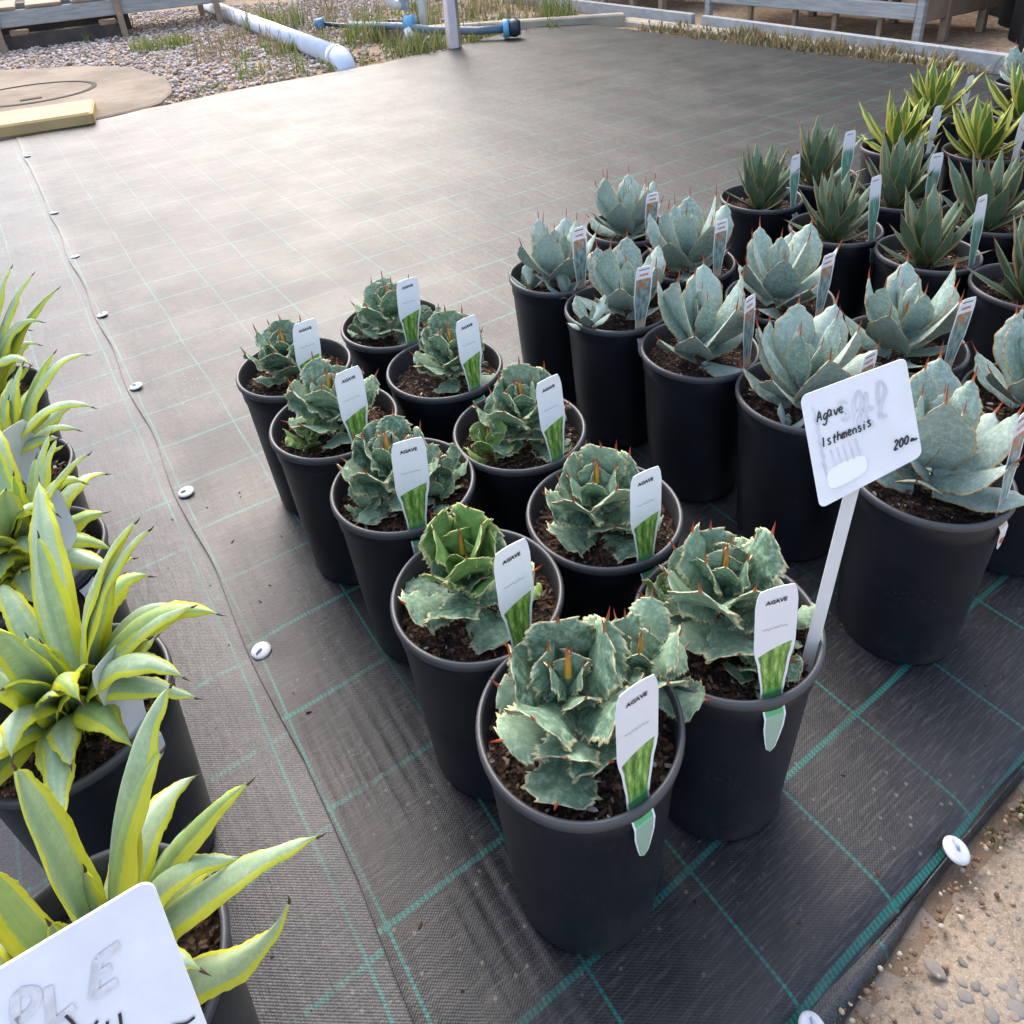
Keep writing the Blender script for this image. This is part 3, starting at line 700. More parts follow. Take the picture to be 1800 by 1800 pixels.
# ------------------------------------------------------------------ dark green and yellow-striped agaves
GLOW = {'ba': (.64, 1.80), 'bb': (.735, 1.58), 'bc': (.86, 1.42), 'bd': (.96, 1.245), 'b2a': (.83, 1.925), 'b2b': (.95, 1.74), 'b2c': (1.07, 1.57), 'b2d': (1.165, 1.40)}
GLAB = {'ba': 'dark green agave in the pot standing on the open mat corner of its block', 'bb': 'dark green agave, second pot from the open mat facing the blue-grey agaves',
        'bc': 'dark green agave, third from the open mat facing the blue-grey agaves', 'bd': 'dark green agave, fourth from the open mat facing the blue-grey agaves',
        'b2a': 'dark green agave touching the open mat, beside the yellow-striped agaves', 'b2b': 'tall dark green agave directly below the yellow-striped agave by the open mat',
        'b2c': 'dark green agave between two tagged green pots and the yellow-striped agaves', 'b2d': 'dark green agave at the inner end of the row beside the yellow-striped agaves'}
for i, (k, (x, y)) in enumerate(GLOW.items()):
    root = empty('potted_agave', (x, y, -.001), 0); tag(root, GLAB[k], 'potted plant', 'dark green agaves in black pots')
    make_pot(root, i+1)
    rosette(root, 'glow', (0, .0, .246), 25, 210+i*5, .92 if i < 4 else 1.02, lo=16, hi=86, power=.62, stem=.03, bud=True)
YEL = {'y1': (1.13, 2.11), 'y2': (1.42, 2.47), 'y3': (1.32, 2.02), 'y4': (1.63, 2.34), 'y5': (1.43, 1.80)}
YLAB = {'y1': 'yellow-striped agave at the corner of its block facing the open mat', 'y2': 'yellow-striped agave nearest the timber kerb, outlined against the kerb',
        'y3': 'yellow-striped agave with a broad green front leaf behind the dark green agaves', 'y4': 'yellow-striped agave next to the pale frosted agave',
        'y5': 'yellow-striped agave at the inner end of the row behind the dark green agaves'}
for i, (k, (x, y)) in enumerate(YEL.items()):
    root = empty('potted_agave', (x, y, -.001), 0); tag(root, YLAB[k], 'potted plant', 'yellow-striped agaves in black pots')
    make_pot(root, i+2); rosette(root, 'yel', (0, 0, .246), 25, 310+i*5, 1.08, lo=2, hi=84, power=.70, stem=.03, bud=False)
root = empty('potted_agave', (1.88, 2.72, -.001)); tag(root, 'pale frosted blue agave beside the timber kerb and yellow-striped agaves', 'potted plant')
make_pot(root, 1); rosette(root, 'parry', (0, 0, .246), 18, 411, 1.1, lo=12, hi=84, power=.8)

# ------------------------------------------------------------------ variegated agaves on the seam side
LP = {'l0': (-.93, 1.14), 'l1': (-.77, .91), 'l2': (-.645, .735), 'l3': (-.485, .525), 'l4': (-.355, .285)}
TIPS = {'l4': [(.033, .008, .268), (.113, .053, .273), (.104, .033, .236), (.152, .032, .196), (.202, .003, .18), (.139, .011, .143), (.183, -.021, .154), (.025, -.02, .147), (.017, -.028, .248), (.079, -.03, .112)],
 'l3': [(.174, -.066, .097), (.174, -.071, .132), (.195, -.024, .154), (.179, -.03, .172), (.159, -.017, .254), (.142, -.005, .253), (.014, .043, .202), (.08, -.075, .116), (.111, -.082, .058), (.068, -.102, .068), (.052, -.093, .237), (.037, -.115, .105), (.044, -.098, .169)],
 'l2': [(.072, .05, .161), (.062, .055, .165), (.157, -.029, .193), (.102, -.057, .149), (.096, -.053, .129), (.117, -.06, .137), (.148, -.049, .035), (.099, -.089, .2), (.08, -.124, .163), (.076, -.097, .041)],
 'l1': [(.099, .076, .173), (.135, .09, .158), (.198, -.038, .148), (.139, -.044, .106), (.043, .027, .131), (.063, .054, .17), (.093, -.101, .145)],
 'l0': [(.11, .09, .196), (.142, .091, .165), (.119, .051, .124), (.079, .09, .212), (.136, -.041, .093), (.044, .048, .16)]}
LLAB = {'l4': 'variegated yellow-edged agave with its white marker-pen sign by the concrete path', 'l3': 'sprawling variegated yellow-edged agave, second from the path along the seam',
        'l2': 'variegated yellow-edged agave with two long leaves over bare soil', 'l1': 'variegated yellow-edged agave, fourth from the path along the seam',
        'l0': 'variegated yellow-edged agave farthest from the path along the seam'}
def desm_leaf(root, base, tip, width, mat, seed, arch=.0, tipup=.0):
    rng = random.Random(seed); b = Vector(base); t = Vector(tip); d = t-b; h = Vector((d.x, d.y, 0)); hl = max(h.length, .001); hn = h/hl
    L = d.length; rise = d.z/L
    P1 = b+hn*hl*.22+Vector((0, 0, max(d.z*.55, L*.30)+arch))
    P2 = b+hn*hl*.72+Vector((0, 0, d.z*.92+arch*1.2-tipup))
    nt = 44; C = []; T = []; S = []; roll = rng.uniform(-.35, .35)
    for k in range(nt+1):
        q = k/nt; a = (1-q)
        p = b*a**3+P1*3*a*a*q+P2*3*a*q*q+t*q**3; tg = (P1-b)*3*a*a+(P2-P1)*6*a*q+(t-P2)*3*q*q
        C.append(p); T.append(tg.normalized())
    for k in range(nt+1):
        side = Vector((0, 0, 1)).cross(hn); side = (side-T[k]*side.dot(T[k])).normalized()
        S.append((Matrix.Rotation(roll*k/nt, 3, T[k]) @ side).normalized())
    me = leaf_from('leaf', C, T, S, lambda q: width*.5*PROF_D(q), mat, cup=.48, thick=.0045, nu=8, wave=(.10, 3.4), teeth=(.0016, 14), seed=seed)
    lf = link('leaf', me, root)
    sp = link('spine', SP_D, lf, C[-1], None, .75); sp.rotation_euler = T[-1].to_track_quat('X', 'Z').to_euler()
for i, (k, (x, y)) in enumerate(LP.items()):
    root = empty('potted_agave', (x, y, -.001), 0); tag(root, LLAB[k], 'potted plant', 'variegated agaves in black pots')
    make_pot(root, i, .240)
    rng = random.Random(500+i); tips = list(TIPS[k])
    for q in range(13):                                # leaves on the far side and the inner crown
        az = rng.uniform(R_(100), R_(300)) if q < 9 else rng.uniform(0, 6.28); r = rng.uniform(.10, .20) if q < 9 else rng.uniform(.02, .05); zz = rng.uniform(.06, .2) if q < 9 else rng.uniform(.12, .19)
        if k in ('l4', 'l3') and q < 9 and math.sin(az) < -.4: zz *= .5
        tips.append((r*math.cos(az), r*math.sin(az), zz))
    for q in range(12):
        az = rng.uniform(-1.9, 1.4); r = rng.uniform(.06, .13); tips.append((r*math.cos(az), r*math.sin(az), rng.uniform(.03, .14)))
    for j, (tx, ty, tz) in enumerate(tips):
        w = rng.uniform(.029, .042)
        if k in ('l4',) and j < 3: w = .044
        hl = math.hypot(tx, ty); az = math.atan2(ty, tx)
        base = (.016*math.cos(az), .016*math.sin(az), .244+.02*rng.random())
        low = tz < .16 and hl > .1
        desm_leaf(root, base, (tx, ty, .262+tz), w*(.85 if hl < .06 else 1), M['desm_y'] if rng.random() < .25 else M['desm'], 700+i*40+j, arch=(-.045 if (k == 'l4' and j == 6) else (.035 if low else .0)), tipup=(.05 if (k == 'l4' and j == 6) else (.030 if (j % 3 == 0 and low) else 0)))

# ------------------------------------------------------------------ lettering
GL = {'A': [[(0, 0), (.45, 1.7), (.85, 0)], [(.15, .6), (.75, .65)]], 'g': [[(.85, .9), (.45, 1.05), (.1, .6), (.4, .05), (.85, .5), (.88, 1), (.8, -.5), (.4, -.9), (.1, -.6)]],
      'a': [[(.8, .9), (.45, 1), (.1, .5), (.35, 0), (.75, .4), (.82, .95), (.85, .1), (1, 0)]], 'v': [[(0, 1), (.4, 0), (.8, 1)]], 'e': [[(.1, .5), (.8, .6), (.6, 1), (.25, .85), (.12, .35), (.45, 0), (.9, .15)]],
      'I': [[(.3, 0), (.3, 1.7)]], 's': [[(.8, .9), (.45, 1), (.2, .75), (.7, .4), (.6, .05), (.1, .05)]], 't': [[(.4, 1.6), (.4, .1), (.75, 0)], [(.0, 1), (.85, 1.05)]],
      'h': [[(.1, 1.7), (.1, 0)], [(.1, .7), (.5, 1), (.8, .7), (.8, 0)]], 'm': [[(.02, 1), (.05, 0)], [(.05, .7), (.3, 1), (.45, .7), (.45, 0)], [(.45, .7), (.75, 1), (.95, .7), (.95, 0)]],
      'n': [[(.1, 1), (.1, 0)], [(.1, .7), (.5, 1), (.8, .7), (.8, 0)]], 'i': [[(.4, 1), (.4, 0)], [(.4, 1.4), (.42, 1.52)]],
      '2': [[(.1, 1.3), (.5, 1.6), (.8, 1.2), (.1, 0), (.9, .05)]], '0': [[(.5, 1.6), (.15, 1.2), (.12, .4), (.45, 0), (.8, .4), (.82, 1.2), (.5, 1.6)]], '~': [[(0, .3), (.25, .8), (.4, .2), (.6, .7), (.8, .2), (1.3, .45)]],
      'S': [[(.85, 1.4), (.5, 1.7), (.15, 1.3), (.8, .6), (.6, 0), (.1, .2)]], 'O': [[(.5, 1.7), (.1, 1.1), (.15, .4), (.5, 0), (.85, .5), (.85, 1.2), (.5, 1.7)]], 'L': [[(.2, 1.7), (.2, 0)], [(.2, 0), (.85, .05)]], 'D': [[(.15, 1.7), (.15, 0), (.6, .15), (.9, .85), (.6, 1.55), (.15, 1.7)]],
      'E': [[(.2, 1.6), (.2, 0)], [(.2, 1.6), (.85, 1.65)], [(.2, .85), (.7, .9)], [(.2, 0), (.9, .05)]], 'P': [[(.2, 0), (.2, 1.65), (.8, 1.4), (.7, .9), (.2, .8)]], 'N': [[(.1, 0), (.15, 1.65), (.8, 0), (.85, 1.65)]], 'k': [[(.1, 1.7), (.15, 0)], [(.8, 1), (.2, .5), (.85, 0)]]}
def strokes(text, u0, u1, v0, xh, slant=0.0):
    """polylines in sign uv (v down)"""
    n = len(text); cw = (u1-u0)/n; out = []; rj = random.Random(text)
    for i, ch in enumerate(text):
        jy, js, jx, jl = rj.uniform(-.14, .14), rj.uniform(.86, 1.14), rj.uniform(-.08, .08), rj.uniform(-.12, .12)
        for st in GL.get(ch, []):
            out.append([(u0+cw*(i+jx+(x+rj.uniform(-.04, .04))*.86)+(slant+jl)*yy*xh, v0-(yy*js+jy+rj.uniform(-.05, .05))*xh) for x, yy in st])
    return out
def ribbon(polys, to3, w, nrm, lift=.0006, hard=False):
    mb = MB()
    if hard: polys = [[p, q] for pl in polys for p, q in zip(pl, pl[1:])]
    for ip, pl in enumerate(polys):
        P = [to3(*p)+nrm*(lift+.00004*ip) for p in pl]; Q = []
        for i in range(len(P)-1):                       # smooth
            for q in (0, .34, .67): 
                p0 = P[max(i-1, 0)]; p1 = P[i]; p2 = P[i+1]; p3 = P[min(i+2, len(P)-1)]
                Q.append(.5*((2*p1)+(p2-p0)*q+(2*p0-5*p1+4*p2-p3)*q*q+(3*p1-p0-3*p2+p3)*q**3))
        Q.append(P[-1]); V = []; F = []
        for i, p in enumerate(Q):
            t = (Q[min(i+1, len(Q)-1)]-Q[max(i-1, 0)]).normalized(); s = t.cross(nrm).normalized()*w*.5
            V += [p+s, p-s]
        F = [(2*i, 2*i+1, 2*i+3, 2*i+2) for i in range(len(Q)-1)]
        mb.add(V, F)
    return mb
def sign_board(root, TL, TR, BR, BL, th, mat, round_tr=False):
    nrm = (TR-TL).cross(BL-TL).normalized()
    camside = Vector((0, 0, .974))-TL
    if nrm.dot(camside) < 0: nrm = -nrm
    def to3(u, v): return TL*(1-u)*(1-v)+TR*u*(1-v)+BR*u*v+BL*(1-u)*v
    r = .065; ring = []
    for (cu, cv, a0) in ((1-r, r, -90), (1-r, 1-r, 0), (r, 1-r, 90), (r, r, 180)):
        rr = r
        for k in range(6):
            a = R_(a0+18*k); ring.append((cu+rr*math.cos(a), cv+rr*math.sin(a)))
    m = len(ring); V = [to3(*q) for q in ring]+[to3(*q)-nrm*th for q in ring]; F = [tuple(range(m)), tuple(range(2*m-1, m-1, -1))]
    for k in range(m): F.append((k, (k+1) % m, m+(k+1) % m, m+k))
    b = link('board', mesh('board', V, F, mat, smooth=False), root)
    return b, to3, nrm
root = empty('plant_sign', (0, 0, 0)); tag(root, 'square white handwritten plant sign on a pale stake', 'sign')
TL, TR, BR, BL = Vector((.279, .626, .517)), Vector((.364, .602, .570)), Vector((.375, .562, .485)), Vector((.292, .576, .414))
bd, to3, nrm = sign_board(root, TL, TR, BR, BL, .0022, M['sign'])
ribbon(strokes('Agave', .12, .39, .27, .055, .15), to3, .0014, nrm, .0009).build('handwriting', M['ink'], bd)
ribbon(strokes('Isthmensis', .13, .62, .50, .050, .15), to3, .0014, nrm, .0009).build('handwriting', M['ink'], bd)
ribbon(strokes('200~', .76, .965, .82, .046, .2), to3, .0015, nrm, .0009).build('handwriting', M['ink'], bd)
ribbon(strokes('SOLD', .34, .80, .34, .12, .1)+strokes('OLL', .44, .78, .47, .09, .1), to3, .0026, nrm, .0006).build('rubbed_out_writing', M['ghost'], bd)
ribbon([[(.10, .12+.1*k), (.13, .3+.1*k)] for k in range(6)]+[[(.2+.06*k, .55), (.22+.06*k, .72)] for k in range(5)], to3, .0016, nrm, .0005).build('rubbed_out_writing', M['ghost'], bd)
ov = []
for k in range(40):
    a = 6.283*k/40; cx, cy = math.cos(a), math.sin(a); e = .62
    ov.append((.315+.195*math.copysign(abs(cx)**e, cx), .80+.098*math.copysign(abs(cy)**e, cy)))
V = [to3(*q)+nrm*.0008 for q in ov]; link('blank_oval', mesh('blank_oval', V, [tuple(range(40))], M['blank_white'], smooth=False), bd)  # white oval added where the sign is blanked out
mb = MB(); foot = Vector((.276, .522, .235)); top = to3(.55, .55)-nrm*.0035
d = (top-foot).normalized(); sd = d.cross(nrm).normalized(); Mx = Matrix((sd, nrm, d)).transposed()
mb.box((foot+top)/2, (.0125, .0018, (top-foot).length), Mx, .0006); mb.build('stake', M['stake'], root)

root = empty('plant_sign', (0, 0, 0)); tag(root, 'white sign with smudged grey marker writing among the variegated agave leaves', 'sign')
TR = Vector((-.228, .241, .500)); BR = Vector((-.2005, .195, .400)); TL = TR+Vector((-.863, -.505, 0))*.125; BL = TL+(BR-TR)
bd, to3, nrm = sign_board(root, TL, TR, BR, BL, .0022, M['sign'])
ribbon(strokes('NIPLE', .03, .78, .35, .105, .25), to3, .0046, nrm, .0006).build('rubbed_out_writing', M['ghost2'], bd)
ribbon([[(.545, .36), (.565, .44), (.575, .56)], [(.64, .47), (.575, .54), (.64, .60)], [(.67, .50), (.655, .58), (.70, .59), (.72, .50)], [(.74, .74), (.80, .68), (.84, .72), (.88, .71), (.93, .74), (.97, .74)]], to3, .0016, nrm, .0009).build('handwriting', M['ink'], bd)
mb = MB(); foot = Vector((-.300, .232, .235)); top = to3(.5, .6)-nrm*.0035
d = (top-foot).normalized(); sd = d.cross(nrm).normalized(); Mx = Matrix((sd, nrm, d)).transposed()
mb.box((foot+top)/2, (.0125, .0018, (top-foot).length), Mx, .0006); mb.build('stake', M['stake'], root)

# ------------------------------------------------------------------ plant tags hooked over the rims
def text_mesh(s, size, bold=True):
    c = bpy.data.curves.new('t', 'FONT'); c.body = s; c.size = size; c.align_x = 'CENTER'; c.align_y = 'CENTER'; c.offset = .00025 if bold else 0; c.resolution_u = 2
    o = bpy.data.objects.new('t', c); COL.objects.link(o); dg = bpy.context.evaluated_depsgraph_get()
    me = bpy.data.meshes.new_from_object(o.evaluated_get(dg)); bpy.data.objects.remove(o); bpy.data.curves.remove(c)
    return me
TXT = text_mesh('AGAVE', .0066); TXT.name = 'printed_name'; TXT.materials.clear(); TXT.materials.append(M['ink'])
TXR = text_mesh('AGAVE', .0078); TXR.name = 'printed_name'; TXR.materials.clear(); TXR.materials.append(M['red_ink'])
sq = [[(-.013+.0012*i, .0011*math.sin(i*2.1)+.0006*math.sin(i*.9)) for i in range(22)]]
sqm = ribbon(sq, lambda x, y: Vector((x, y, 0)), .00055, Vector((0, 0, 1)), 0)
SQ_ME = mesh('printed_line', sqm.V, sqm.F, M['grey_ink'], smooth=False)
mbx = MB(); mbx.box((0, 0, 0), (.026, .0016, .0002)); BAR_ME = mesh('printed_bar', mbx.V, mbx.F, M['ink'], smooth=False)
V, F = lathe([(.0055, 0), (.0055, .0002), (0, .0002)], 20); DOT_ME = mesh('round_logo', V, F, M['red_ink'], smooth=False)
def make_tag(pot, th, h, dt, w, mat, tail, label, group, kind, yaw=0.0):
    """path in local frame: x radial out, y tangent, z up (0 at rim top)"""
    path = [(.0885+.0, h), (.0885, h*.8), (.0882, h*.55), (.0878, h*.3), (.0875, .004), (.0890, -.010), (.0945, -.020), (.0985, -.028), (.0985, -.042), (.0980, -.05-tail)]
    vv = [1.0, .86, .68, .50, .33, .29, .26, .235, .15, 0.0]
    zt = [h, h*.99, 0]
    wid = [(.0, 1.0), (.45, 1.0), (.50, .93), (.82, .70), (1.0, .58)]
    prof = interp([(0, .0), (.03, .30), (.15, .52), (.28, .56), (.33, .60), (.50, .80), (.56, .93), (.62, 1.0), (.90, 1.0), (.965, .93), (1.0, .80)])
    L = [0.0]
    for a, b in zip(path, path[1:]): L.append(L[-1]+math.hypot(a[0]-b[0], a[1]-b[1]))
    def at(v):                                     # v 1 top .. 0 tail
        for i in range(len(vv)-1):
            if v >= vv[i+1]:
                q = (vv[i]-v)/(vv[i]-vv[i+1]); return (path[i][0]+(path[i+1][0]-path[i][0])*q, path[i][1]+(path[i+1][1]-path[i][1])*q)
        return path[-1]
    vs = [1, .985, .96, .9, .8, .7, .62, .59, .56, .5, .42, .36, .33, .30, .275, .25, .235, .19, .14, .09, .05, .02, 0]
    V = []; UV = []; F = []; nn = 4
    for side in (0, 1):
        for v in vs:
            x, z = at(v); hw = w*.5*prof(v); sh = dt*max(0, z/h) if z > 0 else 0; curl = 0.0
            for i in range(nn+1):
                s = -1+2*i/nn
                V.append((x-.0006*side+.0015*s*s*(1 if z > 0 else 0), sh+hw*s, z)); UV.append((.5+.5*s, v))
    m = len(vs)*(nn+1)
    for r in range(len(vs)-1):
        for i in range(nn):
            a = r*(nn+1)+i; F.append((a, a+nn+1, a+nn+2, a+1)); F.append((m+a, m+a+1, m+a+nn+2, m+a+nn+1))
    for r in range(len(vs)-1):
        for i, fl in ((0, 1), (nn, 0)):
            a = r*(nn+1)+i; f = (a, m+a, m+a+nn+1, a+nn+1); F.append(f if fl else f[::-1])
    for i in range(nn): F.append((i, i+1, m+i+1, m+i))
    o = link('plant_tag', mesh('plant_tag', V, F, mat, uv=UV, smooth=False)); o.location = (pot[0], pot[1], .2785); o.rotation_euler = (0, 0, th)
    tag(o, label, 'plant tag', group)
    def on(me, nm, v, lift=.0010, s=1.0, roll=0.0):
        x, z = at(v); p = link(nm, me, o, (x+lift, dt*max(0, z/h), z)); p.rotation_euler = Matrix(((0, 0, 1), (1, 0, 0), (0, 1, 0))).to_euler(); p.scale = (s, s, s)
        return p
    if kind == 'white': on(TXT, 'printed_name', .915); on(SQ_ME, 'printed_line', .74)
    elif kind == 'pic':
        on(BAR_ME, 'printed_bar', .965, s=w/.042*1.0); on(TXR, 'printed_name', .905, s=.72)
        on(DOT_ME, 'round_logo', .12, lift=.0009, s=.8)
    elif kind == 'green': on(BAR_ME, 'printed_bar', .955, s=.75)
    return o
TAGS = {'A': (-58, .121, .010), 'B': (-54, .130, .001), 'C': (-73, .132, .005), 'G': (-57, .140, -.004), 'I': (-61, .152, -.004), 'D': (-61, .121, .006), 'E': (-53, .128, -.004), 'F': (-55, .134, -.011), 'H': (-64, .127, -.003), 'J': (-77, .144, -.010)}
TLAB = {'A': 'white tag in the end pot of the seam column farthest from the path', 'B': 'white tag in the fourth pot from the path beside the seam', 'C': 'white tag with pale tail, third pot from the path beside the seam',
        'G': 'white tag in the yellow-green toothed agave pot, second from the path', 'I': 'white tag with green tail hooked on the seam column pot closest to the path', 'J': 'white tag hooked over the rim of the pot holding the sign stake',
        'H': 'white tag in the pot just behind the sign pot, toothed agave column', 'F': 'white tag in the toothed agave pot with upright green pups', 'E': 'white tag in the fourth pot from the path facing the blue-grey agaves', 'D': 'white tag in the end toothed agave pot facing open mat and blue-grey agaves'}
for k, (a, h, dt) in TAGS.items():
    make_tag(ISTH[k], R_(a), h, dt, .043, M['tag'], {'I': .030, 'J': .034, 'C': .02}.get(k, .006), TLAB[k], 'white plant tags', 'white')
PT = {'K': (-60, .128, -.003), 'L': (-71, .117, .007), 'M': (-46, .127, -.010), 'O': (-56, .150, -.020), 'N': (-58, .105, .012), 'K2': (-66, .105, .006), 'L2': (-62, .115, .004), 'M2': (-60, .115, .006), 'N2': (-70, .118, .012)}
PID = {'K': 'blue-grey agave with a small pup at its foot', 'L': 'blue-grey agave with a shoot over its rim', 'M': 'open blue-grey agave with orange centre', 'N': 'blue-grey agave partly hidden by the sign', 'K2': 'tall blue-grey agave at the open mat end',
       'L2': 'blue-grey agave hemmed in by four others', 'M2': 'blue-grey agave backed against dark green agaves', 'N2': 'blue-grey agave with wide side leaves'}
for k, (a, h, dt) in PT.items():
    lab = 'picture tag with orange round logo below the pot rim behind the sign' if k == 'O' else 'picture tag in the pot of the ' + PID[k]
    make_tag(PARRY[k], R_(a), h, dt, .034, M['ptag'], .012, lab, 'picture tags in the blue-grey agave pots', 'pic')
GT = {'ba': (-53, .124, -.012), 'bb': (-58, .142, -.02), 'bc': (-58, .146, -.02), 'b2a': (-67, .135, -.004), 'b2b': (-70, .125, 0), 'bd': (-60, .14, -.01)}
GID = {'ba': 'at the open mat corner', 'bb': 'second from the open mat', 'bc': 'third from the open mat', 'bd': 'fourth from the open mat', 'b2a': 'beside open mat and yellow-striped agaves', 'b2b': 'just below the corner yellow-striped agave'}
for k, (a, h, dt) in GT.items():
    make_tag(GLOW[k], R_(a), h, dt, .038, M['gtag'], .006, 'green picture tag in the dark green agave pot ' + GID[k], 'picture tags in the dark green agave pots', 'green')
YT = {'y1': (-58, .125, .008), 'y2': (-55, .11, .01), 'y3': (-65, .12, .005)}
for k, (a, h, dt) in YT.items():
    make_tag(YEL[k], R_(a), h, dt, .042, M['ftag'], .006, 'plain pale tag in the yellow-striped agave pot ' + {'y1': 'at the open mat corner', 'y2': 'nearest the timber kerb', 'y3': 'behind the dark green agaves'}[k], 'tags in the yellow-striped agave pots', 'plain')
for k, a, h, dt in (('l3', -20, .10, .0), ('l2', -18, .12, .0), ('l1', -25, .11, .0)):
    make_tag(LP[k], R_(a), h, dt, .042, M['ftag'], .004, 'plain grey-white tag in the variegated agave pot, %s from the path' % {'l3': 'second', 'l2': 'third', 'l1': 'fourth'}[k], 'tags in the variegated agave pots', 'plain')

# ------------------------------------------------------------------ background: timber, pipes, benches
root = empty('timber_sleeper', (-2.21, 4.27, 0)); tag(root, 'yellow painted timber sleeper lying across the end of the mat seam', 'timber')
A, B = Vector((-2.25, 4.42, 0)), Vector((-4.2, 3.62, 0)); d = (B-A).normalized(); nn_ = Vector((d.y, -d.x, 0)) if d.y < 0 else Vector((-d.y, d.x, 0))
cc = (A+B)/2+Vector((-.12, .24, .028)); mb = MB(); mb.box(cc-root.location, ((A-B).length, .42, .075), frame(A-B), .012); mb.build('beam', M['sleeper'], root)

root = empty('drain_pipe', (-1.0, 5.75, 0)); tag(root, 'white plastic drain pipe lying on gravel with a bent open end', 'pipe'); L0 = root.location
a, b = Vector((-3.6, 10.6, .05)), Vector((-1.13, 5.86, .045)); d = (b-a).normalized()
mb = MB(); mb.tube([a-L0, b-L0], .075, 24); mb.build('pipe', M['pvc'], root, True)
mb = MB(); mb.tube([b-d*.03-L0, b+d*.05-L0], .081, 24); mb.build('socket', M['pvc'], root, True)
mb = MB(); pts = []
for k in range(9):
    t = k/8*R_(75); pts.append(b+d*.04-L0+d*.13*math.sin(t)+Vector((0, 0, -.13*(1-math.cos(t)))))
mb.tube(pts, .077, 24); mb.build('elbow', M['pvc'], root, True)

root = empty('water_valve', (-.66, 6.75, 0)); tag(root, 'white looped plastic pipe valve with blue coupling beside the pink post', 'valve'); L0 = Vector((-.66, 6.75, 0))
mb = MB(); pts = [Vector((-.17, .05, .62)), Vector((-.17, .05, .36)), Vector((-.15, .05, .29)), Vector((-.10, .045, .26)), Vector((.0, .04, .26))]; mb.tube(pts, .04, 14); mb.build('pipe', M['pvc_old'], root, True)
mb = MB(); mb.tube([(-.035, .04, .62), (-.03, .04, .22)], .042, 14); mb.build('union', M['grey_pvc'], root, True)
mb = MB(); mb.tube([(-.0, .03, .36), (.06, .03, .35), (.10, .03, .31), (.115, .03, .24), (.115, .03, .05)], .036, 14); mb.build('pipe', M['pvc_old'], root, True)
mb = MB(); mb.tube([(-.03, -.06, .13), (.045, -.08, .13)], .062, 18); mb.build('coupling', M['lblue'], root, True)
mb = MB(); mb.tube([(.0, -.1, .08), (.02, -.16, .0)], .05, 12); mb.build('spout', M['pvc_old'], root, True)
root = empty('poly_pipe', (-.3, 6.5, 0)); tag(root, 'dark poly irrigation pipe with blue end cap along the mat edge', 'pipe'); L0 = Vector((-.3, 6.5, 0))
mb = MB(); mb.tube([Vector(p)-L0 for p in ((-1.25, 7.3, .07), (-.75, 6.75, .10), (-.45, 6.45, .09), (-.1, 6.38, .07), (.10, 6.36, .075))], .032, 12); mb.build('pipe', M['slate'], root, True)
mb = MB(); mb.tube([Vector(p)-L0 for p in ((.10, 6.36, .075), (.145, 6.358, .075))], .07, 18); mb.build('ring', M['lblue'], root, True)
mb = MB(); mb.tube([Vector(p)-L0 for p in ((.145, 6.358, .075), (.20, 6.355, .075), (.235, 6.353, .075))], [.064, .07, .05], 18); mb.build('end_cap', M['black'], root, True)
root = empty('tap_fitting', (-1.55, 7.6, 0)); tag(root, 'small dark blue tap fitting on a thin hose among weeds', 'tap')
mb = MB(); mb.tube([(-.06, 0, .06), (.02, 0, .07)], .05, 12); mb.build('body', M['blue'], root, True); mb = MB(); mb.tube([(.02, 0, .06), (.3, -.1, .03), (.6, .1, .03), (.9, -.1, .02)], .02, 8); mb.build('hose', M['black'], root, True)
root = empty('post', (-.292, 6.13, 0)); tag(root, 'pinkish white painted square post standing at the mat edge', 'post')
mb = MB(); mb.box((0, 0, .68), (.075, .075, 1.44), rotz(.5), .006); mb.build('shaft', M['pink'], root); mb = MB(); mb.box((.045, .0, .45), (.02, .04, .9), rotz(.5)); mb.build('side_strip', M['brown_wood'], root)

def beam(root, name, a, b, w, h, mat, bev=.006):
    a = Vector(a); b = Vector(b); mb = MB(); mb.box((a+b)/2-root.location, ((b-a).length, w, h), frame(b-a), bev); return mb.build(name, mat, root)
# left bench
root = empty('potting_bench', (-4.0, 8.4, 0)); tag(root, 'low weathered bench with pale rail above dark timber, over the gravel', 'bench'); A, B = Vector((-5.9, 7.45, 0)), Vector((-2.85, 9.05, 0)); dl = (B-A).normalized(); nb_ = Vector((-dl.y, dl.x, 0))
beam(root, 'rail', A+Vector((0, 0, .265)), B+Vector((0, 0, .265)), .05, .15, M['grey_wood'])
beam(root, 'rail', A+nb_*1.0+Vector((0, 0, .265)), B+nb_*1.0+Vector((0, 0, .265)), .05, .15, M['grey_wood'])
for q in range(9):
    p = A.lerp(B, .03+.118*q)+Vector((0, 0, .36)); beam(root, 'slat', p-nb_*.03, p+nb_*1.05, .32, .03, M['brown_wood'])
for q in (.37, .69, .97):
    for r in (-.05, 1.05):
        p = A.lerp(B, q)+nb_*r; mb = MB(); mb.box(p+Vector((0, 0, .17))-root.location, (.06, .05, .40), frame(dl), .004); mb.build('leg', M['brown_wood'], root)
beam(root, 'lower_beam', A.lerp(B, .38)+nb_*.12+Vector((0, 0, .04)), A.lerp(B, .70)+nb_*.12+Vector((0, 0, .04)), .16, .14, M['dark_wood'])
beam(root, 'lower_beam', A.lerp(B, .36)+nb_*.35+Vector((0, 0, .09)), A.lerp(B, .72)+nb_*.35+Vector((0, 0, .09)), .14, .16, M['dark_wood'])
for q in (.42, .655):
    p = A.lerp(B, q)+nb_*.10+Vector((0, 0, .125)); mb = MB(); mb.box(p-root.location, (.17, .14, .05), frame(dl), .01); mb.build('timber_block', M['brown_wood'], root)

